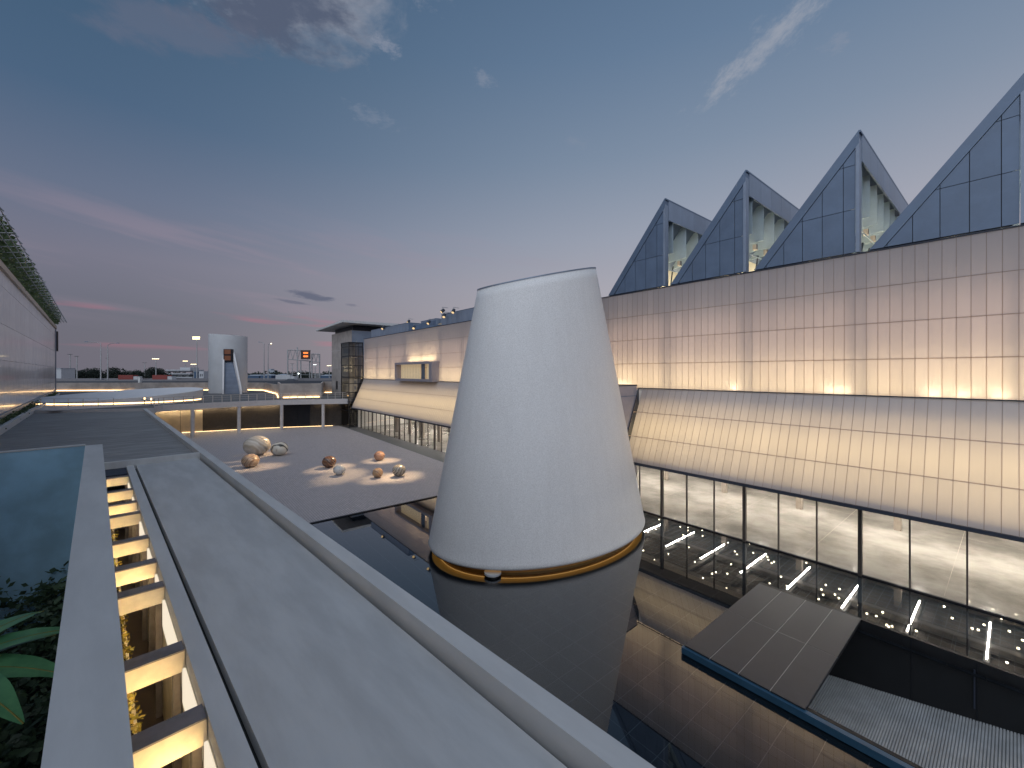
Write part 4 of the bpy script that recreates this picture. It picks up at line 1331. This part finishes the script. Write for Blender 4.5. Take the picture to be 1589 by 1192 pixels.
# boundary walls with floor lights
bw = thing('boundary_wall', 'raw concrete boundary wall with lit foot behind the far terrace', 'wall', FW, (-80, 108, 5.2))
poly = [(-117.5, 106.6), (-71.7, 112), (-65, 109), (-51.2, 90.8), (-43.3, 77.4)]
poly2 = [(-43.3, 77.4), (-36.9, 80.2), (-44, 96.5), (-38, 97)]
for pa in (poly, poly2):
    for a, b in zip(pa, pa[1:]):
        h = 7.9 if pa is poly2 or a[1] < 100 else 7.3
        ln = (Vector(b) - Vector(a)).length; n__ = max(1, round(ln / 5.)); 
        for i in range(n__):
            p, q = Vector(a).lerp(Vector(b), i / n__), Vector(a).lerp(Vector(b), (i + 1) / n__ - .03 / ln)
            MB().beam(p, q, .3, 4.9, h).build('wall_panel', M['concrete_raw'], bw)
        d = (Vector(b) - Vector(a)).normalized(); o = Vector((d.y, -d.x))
        if a == (-36.9, 80.2): continue
        a_, b_ = Vector(a) + o * .32 + d * .5, Vector(b) + o * .32 - d * .3
        if a == (-117.5, 106.6):
            MB().beam(a_, a_.lerp(b_, .40), .12, 5.22, 5.42).build('foot_light', M['led'], bw)
            a_ = a_.lerp(b_, .55)
        MB().beam(a_, b_, .12, 5.22, 5.42).build('foot_light', M['led'], bw)

# ================================================================ LEFT CLAD BUILDING
lb_ = thing('clad_building', 'long satin grey panelled building at the left edge with planted roof', 'building', F2, (60, -8, 5))
DL = -6.5
zr_ = [5.95, 7.85, 11.2, 14.8, 18.5, 20.0]
p0 = {}
for i in range(32):
    for j in range(5):
        a_, b_ = -2 + i * 4.5, -2 + (i + 1) * 4.5
        if j not in p0:
            p0[j] = MB().box(a_ + .015, b_ - .015, DL - .12, DL, zr_[j] + .015, zr_[j + 1] - .015).build('facade_panel', M['clad'], lb_)
        else: clone(p0[j], lb_, (i * 4.5, 0, 0))
MB().box(-2, 142, DL - 14, DL - .13, 0, 20).build('core', M['zinc'], lb_)
MB().box(-2, 142.2, DL - .1, DL + .22, 20.02, 20.6).build('gutter', M['col_in'], lb_)
MB().box(-2, 142.2, DL - .1, DL + .16, 5.5, 5.93).build('base_channel', M['steel'], lb_)
MB().box(142, 143.2, DL - 14, DL + .1, 0, 20.6).build('end_wall', M['zinc'], lb_)
MB().box(143.5, 146, DL - .4, DL + .3, 15, 19.6).build('wall_box', M['frame'], lb_)
# trellis arms over the edge
tl = None
for i in range(46):
    tt = 20 + i * 2.7
    if tl is None:
        tl = MB().path([(tt, DL - 1.2, 21.3), (tt, DL + 1.6, 21.9), (tt, DL + 1.85, 21.6)], .045, 5).build('trellis_arm', M['steel'], lb_); q0 = tt
    else: clone(tl, lb_, (tt - q0, 0, 0))
for y, z in ((DL + .3, 21.62), (DL + .75, 21.72), (DL + 1.2, 21.81), (DL + 1.6, 21.9)):
    MB().box(18, 146, y - .03, y + .03, z, z + .05).build('trellis_bar', M['steel'], lb_)
hg = MB(); rnd = random.Random(11)
for i in range(150):
    tt = 18 + i * .83
    leaf_cloud(hg, (tt, DL - .2 + rnd.uniform(-.3, .3), 22.6 + rnd.uniform(-.3, .4)), (1.1, .75, 2.0), 120, .42, 300 + i)
hg.build('roof_hedge', M['leaf_mid'], fr=F2, kind='stuff', recalc=False)
hg = MB()
for i in range(110):
    tt = 28 + i * 1.0
    leaf_cloud(hg, (tt, DL + .3 + rnd.uniform(-.2, .2), 5.1), (.8, .5, .6), 70, .26, 600 + i)
hg.build('low_hedge', M['leaf_mid'], fr=F2, kind='stuff', recalc=False)
MB().prism([(30, -5.75), (78, -5.75), (100, -5.2), (138, -5.9), (138, -5.6), (100, -4.9), (78, -5.45), (30, -5.45)], 4.88, 5.45).build('hedge_kerb', M['concrete_lt'], fr=F2, kind='structure')

# ================================================================ STONE BALLS
def ball(i, name, label, mat, rot):
    x, y, rzv, rx = BALL[i]
    me = bpy.data.meshes.new(name); bm = bmesh.new()
    bmesh.ops.create_uvsphere(bm, u_segments=40, v_segments=24, radius=1.)
    for v in bm.verts:
        nn = 1 + .018 * mnoise.noise(v.co * 1.3 + Vector((i * 3.1, 0, 0)))
        v.co = Vector((v.co.x * rx * nn, v.co.y * rx * nn, v.co.z * rzv * nn))
    bm.to_mesh(me); bm.free(); me.materials.append(mat); me.shade_smooth()
    o = bpy.data.objects.new(name, me); COL.objects.link(o)
    zmin = min(v.co.z for v in me.vertices)
    o.location = (x, y, .035 - zmin); o.rotation_euler = (0, 0, rot)
    return prop(o, label, 'stone ball', 'polished stone balls on the plaza')


ball(0, 'stone_ball', 'largest cream white stone ball on the plaza', stone_mat('cream_marble', (.62, .54, .44), (.72, .65, .56), (.50, .42, .33), .5, 3.), .6)
ball(1, 'stone_ball', 'white stone ball with thick black veins beside the largest ball', stone_mat('black_white_marble', (.72, .68, .60), (.66, .60, .5), (.02, .02, .018), .55, 7.), 1.3)
ball(2, 'stone_ball', 'tan striped stone ball in front of the largest ball', stone_mat('tan_onyx', (.42, .29, .19), (.52, .39, .28), (.30, .19, .12), .9, 4.), 2.)
ball(3, 'stone_ball', 'dark brown stone ball in the middle of the plaza', stone_mat('brown_stone', (.17, .085, .05), (.24, .13, .08), (.07, .035, .025), .8, 4.), .2)
ball(4, 'stone_ball', 'small white stone ball in front of the dark brown ball', stone_mat('white_marble', (.62, .60, .56), (.72, .70, .66), (.42, .41, .40), 1.6, 1.5, False), .9)
ball(5, 'stone_ball', 'terracotta stone ball standing farthest back on the right', stone_mat('terracotta_stone', (.33, .19, .13), (.40, .25, .18), (.21, .11, .08), .9, 4.), 1.1)
ball(6, 'stone_ball', 'smallest orange stone ball near the pool', stone_mat('orange_onyx', (.50, .30, .16), (.58, .40, .24), (.36, .19, .10), 1., 4.), .4)
ball(7, 'stone_ball', 'grey stone ball with dark diagonal veins nearest the pool', stone_mat('veined_stone', (.50, .44, .36), (.40, .35, .28), (.13, .12, .10), 1.6, 9.), 2.2)

# ================================================================ BEYOND THE WALL: EXPRESSWAY, YARD, TREES
rd = thing('elevated_road', None, None, FW, (-90, 158, 6), kind='structure')
MB().prism([(-230, 138), (-20, 158), (-20, 174), (-230, 154)], 5.2, 6.1).build('carriageway', M['asphalt'], rd)
for (y0, z1, mt) in ((138, 6.95, 'far_dark'), (145.5, 7.35, 'barrier'), (153.6, 7.7, 'barrier')):
    for i in range(21):
        x0, x1 = -230 + i * 10, -230 + (i + 1) * 10 - .06
        f = lambda x: y0 + (x + 230) * 20 / 210
        MB().beam((x0, f(x0)), (x1, f(x1)), .35, 5.8, z1).build('barrier', M[mt], rd)
pr = MB()
for i in range(8): pr.box(-215 + 26 * i, -213 + 26 * i, 146 + 2.4 * i, 148 + 2.4 * i, -3.2, 5.2)
pr.build('pier', M['concrete'], rd)


def road_y(x, o=0): return 138 + (x + 230) * 20 / 210 + o


def street_lamp(x, h, arm, lb, lit=False, off=7.6):
    y = road_y(x, off)
    r = thing('street_lamp', lb, 'street lamp', FW, (x, y, 6.1), group='street lamps on the elevated road')
    MB().tube((x, y, 6.1), (x, y, 6.1 + h), .22, 10, .11).build('pole', M['steel'], r)
    MB().path([(x, y, 6.1 + h), (x + arm * .3, y, 6.1 + h + .5), (x + arm, y, 6.1 + h + .75)], .09, 6).build('arm', M['steel'], r)
    MB().box(min(x + arm, x + arm * 1.3), max(x + arm, x + arm * 1.3), y - .16, y + .16, 6.1 + h + .62, 6.1 + h + .82).build('lantern', M['flood'] if lit else M['zinc'], r)


PX = lambda u, y: (u - 794.5) / 643 * y
street_lamp(PX(143.5, 150), 14.5, -4.6, 'street lamp with a long arm leaning left near the clad building')
street_lamp(PX(162, 152), 14., 3.2, 'street lamp with an arm leaning right behind the white disc')
street_lamp(PX(420.5, 163), 14.8, -1.6, 'unlit street lamp right of the white stair tower')
street_lamp(PX(428.5, 164), 14.2, 1.0, 'street lamp with a glowing lantern right of the stair tower', True)


def mast(u, y, vtop, lb, lit, w=2.2, rows_=2, mat='flood'):
    x = PX(u, y); zt = 10 + (578 - vtop) * y / 643
    r = thing('floodlight_mast', lb, 'light mast', FW, (x, y, -3.2), group='floodlight masts beyond the road')
    MB().tube((x, y, -3.2), (x, y, zt), .004 * y * .28 + .1, 10, .002 * y * .3 + .06).build('pole', M['steel'], r)
    MB().box(x - w, x + w, y - .25, y + .25, zt - .15, zt + .1).build('crossbar', M['steel'], r)
    for k in range(rows_):
        for j in range(4):
            xx = x - w + w * 2 * (j + .5) / 4
            MB().box(xx - w * .15, xx + w * .15, y - .7, y - .3, zt - .1 - k * w * .45, zt + w * .08 - k * w * .45).build('floodlight', M[mat] if lit else M['far_dark'], r)


mast(305.5, 210, 523.5, 'tall lit floodlight mast left of the white stair tower', True, 1.9)
mast(242, 420, 557, 'brightest lit floodlight above the far trees', True, 3.6, 1)
mast(288, 480, 560.5, 'lit floodlight over the white terminal building', True, 3.0, 1)
mast(301, 440, 565.5, 'lit floodlight close to the foot of the tallest mast', True, 3.2, 1)
mast(109, 260, 550, 'unlit floodlight mast closest to the clad building', False, 1.4, 1)
mast(119.5, 270, 553, 'unlit floodlight mast second from the clad building', False, 1.3, 1)
mast(167, 300, 556, 'unlit thin mast behind the right leaning street lamp', False, 1.0, 1)
mast(224.5, 380, 563, 'unlit mast left of the brightest floodlight', False, 1.9, 1)
mast(511, 420, 567.5, 'small lit floodlight pair beside the concrete block', True, 2.2, 1)
mast(453.5, 330, 564.5, 'unlit mast seen through the sign gantry', False, 1.6, 1)
mast(489, 340, 566, 'white lit lamp under the right end of the gantry', True, 1.2, 1, 'flood_white')
# small bright yard lamp
r = thing('yard_lamp', 'small bright white lamp low behind the gantry legs', 'light mast', FW, (PX(463, 250), 250, -3.2))
MB().tube((PX(463, 250), 250, -3.2), (PX(463, 250), 250, 9.2), .12, 8).build('pole', M['steel'], r)
MB().box(PX(463, 250) - .5, PX(463, 250) + .5, 249.6, 250, 9.0, 9.6).build('floodlight', M['flood_white'], r)

# sign gantry
gy = 176.
gn = thing('sign_gantry', 'steel road gantry frame with an amber message board', 'gantry', FW, (PX(471, gy), gy, 6))


def gp(u, v, dy=0):
    y = gy + dy
    return (PX(u, y), y, 10 + (578 - v) * y / 643)


for u, v, dy in ((446.5, 543, 0), (461.5, 538.5, -4), (466.8, 560, 5), (480.5, 560, 5), (484, 549, 0), (496, 549.5, 4)):
    a = gp(u, v, dy); MB().tube((a[0], a[1], 4.5), a, .26, 8).build('leg', M['steel'], gn)
bm_ = MB()
for (ua, ub, va, vb) in ((446.5, 482, 543.2, 544.2), (446.5, 482, 557.5, 560.5), (484, 496.5, 549.3, 549.8), (481, 496.5, 561.5, 562)):
    bm_.tube(gp(ua, va), gp(ub, vb), .17, 6)
for i in range(9):
    ua = 446.5 + i * 3.9; ub = ua + 3.9
    bm_.tube(gp(ua, 543.3 if i % 2 else 558), gp(ub, 558.3 if i % 2 else 543.6), .11, 5)
for i in range(4):
    ua = 484 + i * 3.1
    bm_.tube(gp(ua, 549.5 if i % 2 else 561.8), gp(ua + 3.1, 561.8 if i % 2 else 549.5), .11, 5)
for v in (566, 571, 576, 581): bm_.tube(gp(447, v), gp(496, v + 1), .06, 5)
bm_.build('truss', M['steel'], gn)
a, b = gp(467.5, 543.5, -1.5), gp(481, 557.5, -1.5)
bd = MB().box(a[0], b[0], a[1] - .4, a[1] + .4, b[2], a[2]).build('message_board', material('board_brown', (.05, .025, .02), .5), gn)
for (v0, nn) in ((546.6, 7), (551.8, 7)):
    for i in range(nn):
        u = 470.8 + i * 1.05
        p_, q_ = gp(u, v0, -1.95), gp(u + .8, v0 + 2.2 + (i % 3) * .25, -1.95)
        MB().box(p_[0], q_[0], p_[1] - .06, p_[1], q_[2], p_[2]).build('lit_character', M['amber'], bd)

# distant tree line (mass) and nearer trees
far = MB(); rnd = random.Random(21)
for i in range(150):
    x = -900 + i * 10; y = 760 + rnd.uniform(-40, 40)
    leaf_cloud(far, (x, y, 1), (9, 9, 7 + rnd.uniform(0, 4)), 70, 5.5, 900 + i)
far.build('far_woodland', M['leaf_far'], kind='stuff', recalc=False)


def far_tree(u, y, vtop, w, lb, seed):
    x = PX(u, y); zt = 10 + (578 - vtop) * y / 643; h = zt + 3.2
    r = thing('broad_tree', lb, 'tree', FW, (x, y, -3.2), group='dark trees beyond the road')
    tk = MB().tube((x, y, -3.2), (x, y, -3.2 + h * .55), .45, 8, .2)
    for k in range(5):
        a = k * 1.3; tk.tube((x, y, -3.2 + h * (.3 + .05 * k)), (x + math.cos(a) * w * .5, y + math.sin(a) * w * .5, -3.2 + h * .75), .18, 6, .06)
    tk.build('trunk', M['bark'], r)
    mb = MB(); rn = random.Random(seed)
    for k in range(11):
        a = rn.uniform(0, 6.3); rr = w * math.sqrt(rn.random()) * .75
        leaf_cloud(mb, (x + rr * math.cos(a), y + rr * math.sin(a), -3.2 + h * rn.uniform(.42, .82) * (1 - .12 * (rr / w))), (w * .42, w * .42, h * .2), 190, w * .12, seed * 50 + k)
    mb.build('crown', M['leaf_far'], r, recalc=False)


for i, (u, y, v, w, lb) in enumerate(((108, 330, 571.5, 6, 'low tree nearest the clad building'), (124, 340, 570.5, 8, 'round tree behind the first unlit masts'), (137, 345, 568.5, 8.5, 'tall tree behind the left leaning lamp'),
                                      (150, 350, 571.5, 7.5, 'dip in the tree line between the two street lamps'), (170, 350, 572, 7.5, 'tree behind the right leaning street lamp'), (184, 355, 567.8, 9.5, 'tallest tree in the left row'),
                                      (200, 360, 570, 9, 'tree right of the tallest tree in the row'), (214, 365, 573, 8, 'low tree at the right end of the left row'), (236, 430, 568.5, 9.5, 'rounded tree under the brightest floodlight'), (249, 440, 570.5, 9, 'tree left of the white terminal building'),
                                      (452, 420, 575.5, 7, 'small tree behind the left legs of the gantry'), (472, 430, 573.5, 9, 'bushy tree behind the middle of the gantry'), (316, 480, 577, 10, 'low tree beside the white stair tower'))):
    far_tree(u, y, v, w, lb, 70 + i)

# terminal building
tb_ = thing('terminal_building', 'white far building with stacked open decks beyond the trees', 'building', FW, (PX(274, 460), 460, -3.2))
yb = 460
for k in range(4):
    z = -3 + k * 4.0
    x0, x1 = PX(250 + (8 if k == 3 else 0), yb), PX(298 - (0 if k < 2 else 3), yb)
    MB().box(x0, x1, yb, yb + 20, z + 1.6, z + 4.0).build('window_band', M['far_dark'], tb_)
    MB().box(x0 - .5, x1 + .5, yb - .8, yb + 20, z + 4.0 - 1.2, z + 4.1).build('floor_slab', M['far_white'], tb_)
MB().box(PX(276, yb), PX(292, yb), yb + 3, yb + 16, 13.1, 15.6).build('rooftop_block', M['far_white'], tb_)
r = thing('blue_kiosk', 'small blue building right of the white terminal', 'building', FW, (PX(304, 420), 420, -3.2))
MB().box(PX(301, 420), PX(307, 420), 420, 428, -3.2, 11).build('wall', M['cont_blue'], r)
MB().box(PX(300.7, 420), PX(307.3, 420), 419.7, 428, 11, 11.5).build('roof', M['far_roof'], r)
r = thing('white_kiosk', 'small white building beside the blue one by the stair tower', 'building', FW, (PX(313, 420), 420, -3.2))
MB().box(PX(308.5, 420), PX(316, 420), 420, 428, -3.2, 11.2).build('wall', M['far_white'], r)
for u in (310.3, 313.2): MB().box(PX(u, 420), PX(u + 1.2, 420), 419.8, 419.99, 6, 8.5).build('window', M['far_dark'], r)
r = thing('grey_house', 'small pale building at the foot of the clad building', 'building', FW, (PX(92, 250), 250, -3.2))
MB().box(PX(84, 250), PX(95, 250), 250, 258, -3.2, 12.2).build('wall', M['far_white'], r)
MB().box(PX(83.7, 250), PX(95.3, 250), 249.7, 258, 12.2, 12.6).build('roof', M['far_roof'], r)

# containers and sheds in the yard
cs = [(210, 9, 'red', 'long red container stack left of the yard'), (226, 7, 'red', 'red container behind the white post'), (246, 8, 'white', 'white low container near the terminal'), (262, 7, 'red', 'red container in front of the terminal'),
      (172, 6, 'red', 'red container under the left trees'), (186, 9, 'white', 'white low shed under the left trees'), (280, 8, 'blue', 'dark blue container in front of the terminal'), (296, 6, 'red', 'red container by the tallest mast'),
      (393, 9, 'blue', 'blue container just right of the stair tower'), (407, 9, 'blue', 'blue container with pale roof behind the street lamps'), (436, 8, 'red', 'dull red container left of the gantry'), (503, 7, 'blue', 'blue container beside the concrete block')]
for u, w, c, lb in cs:
    y = 300; x = PX(u, y)
    r = thing('container', lb, 'container', FW, (x, y, -3.2), group='containers in the yard')
    for k in range(2):
        MB().box(x - w * .45, x + w * .45, y, y + 5, -3.2 + k * 4.5, -3.2 + (k + 1) * 4.5 - .1).build('box', M['cont_' + c], r)
    ribs = MB()
    for k in range(10): ribs.box(x - w * .43 + k * w * .09, x - w * .43 + k * w * .09 + .15, y - .12, y - .003, -3.0, 5.6)
    ribs.build('ribs', M['cont_' + c], r)
for u0, u1, v, lb in ((383, 402, 581.5, 'pale roofed long shed right of the stair tower'), (404, 421, 581, 'pale roofed shed behind the unlit street lamp'), (497, 513, 581.5, 'pale roofed shed beside the concrete block'), (428, 446, 580.5, 'pale roofed shed left of the gantry')):
    y = 420; xa, xb = PX(u0, y), PX(u1, y); zt = 10 - (v - 578) * y / 643
    r = thing('shed', lb, 'shed', FW, ((xa + xb) / 2, y, -3.2), group='sheds in the yard')
    MB().box(xa, xb, y, y + 14, -3.2, zt - 1.2).build('wall', M['cont_blue'], r)
    MB().hexa([(xa - .4, y - .4, zt - 1.2), (xb + .4, y - .4, zt - 1.2), (xb + .4, y + 14, zt - 1.2), (xa - .4, y + 14, zt - 1.2)], [(xa + 2, y + 6.5, zt), (xb - 2, y + 6.5, zt), (xb - 2, y + 7.5, zt), (xa + 2, y + 7.5, zt)]).build('roof', M['far_roof'], r)
r = thing('tower_blocks', 'pale far tower block on the horizon left of the gantry', 'building', FW, (PX(421, 1400), 1400, -3.2))
MB().box(PX(416, 1400), PX(420.5, 1400), 1400, 1420, -3.2, 22).build('wall', M['far_roof'], r)
MB().box(PX(420.6, 1400), PX(426, 1400), 1400, 1420, -3.2, 17).build('lower_wall', M['far_roof'], r)


# vehicles on the road
def truck(x, o, lb, mat):
    y = road_y(x, o)
    r = thing('truck', lb, 'truck', FW, (x, y, 6.1), group='vehicles on the elevated road')
    MB().box(x - 3.4, x + 2.2, y - 1.1, y + 1.1, 6.9, 9.0).build('cargo_box', M[mat], r)
    MB().hexa([(x + 2.3, y - 1.05, 6.6), (x + 4.2, y - 1.05, 6.6), (x + 4.2, y + 1.05, 6.6), (x + 2.3, y + 1.05, 6.6)], [(x + 2.3, y - 1., 8.5), (x + 3.8, y - 1., 8.5), (x + 3.8, y + 1., 8.5), (x + 2.3, y + 1., 8.5)]).build('cab', M['cont_white'], r)
    for wx in (-2.4, -1.2, 3.2): MB().tube((x + wx, y - 1.12, 6.55), (x + wx, y - .8, 6.55), .45, 12).build('wheel', M['frame'], r)
    MB().box(x - 3.46, x - 3.41, y - 1., y - .6, 6.95, 7.2).build('tail_lamp', M['tail'], r)


def car(x, o, lb, mat):
    y = road_y(x, o)
    r = thing('car', lb, 'car', FW, (x, y, 6.1), group='vehicles on the elevated road')
    MB().box(x - 2.1, x + 2.1, y - .85, y + .85, 6.4, 7.05).build('body', M[mat], r)
    MB().hexa([(x - 1.5, y - .8, 7.05), (x + 1.2, y - .8, 7.05), (x + 1.2, y + .8, 7.05), (x - 1.5, y + .8, 7.05)], [(x - 1.1, y - .7, 7.6), (x + .6, y - .7, 7.6), (x + .6, y + .7, 7.6), (x - 1.1, y + .7, 7.6)]).build('cabin', M['far_dark'], r)
    for wx in (-1.3, 1.3): MB().tube((x + wx, y - .87, 6.42), (x + wx, y - .6, 6.42), .32, 12).build('wheel', M['frame'], r)
    MB().box(x - 2.15, x - 2.105, y - .8, y - .4, 6.7, 6.9).build('tail_lamp', M['tail'], r)


truck(PX(203, 158), 11.5, 'red cargo truck on the road behind the white disc', 'cont_red')
truck(PX(265, 162), 11.5, 'red cargo truck on the road under the terminal', 'cont_red')
truck(PX(462, 172), 11.5, 'white cargo truck under the gantry', 'cont_white')
car(PX(136, 152), 11.5, 'white car on the road beside the clad building', 'cont_white')
car(PX(486, 173), 4., 'dark car on the road right of the gantry', 'far_dark')
car(PX(402, 166), 4., 'blue car on the road right of the stair tower', 'cont_blue')
# roadside post
r = thing('concrete_post', 'short pale concrete post on the wall line behind the white disc', 'post', FW, (PX(217, 125), 125, -3.2))
MB().box(PX(217, 125) - .3, PX(217, 125) + .3, 124.7, 125.3, -3.2, 8.6).build('shaft', M['concrete_lt'], r)
MB().box(PX(217, 125) - .36, PX(217, 125) + .36, 124.64, 125.36, 8.6, 8.7).build('cap', M['concrete_lt'], r)
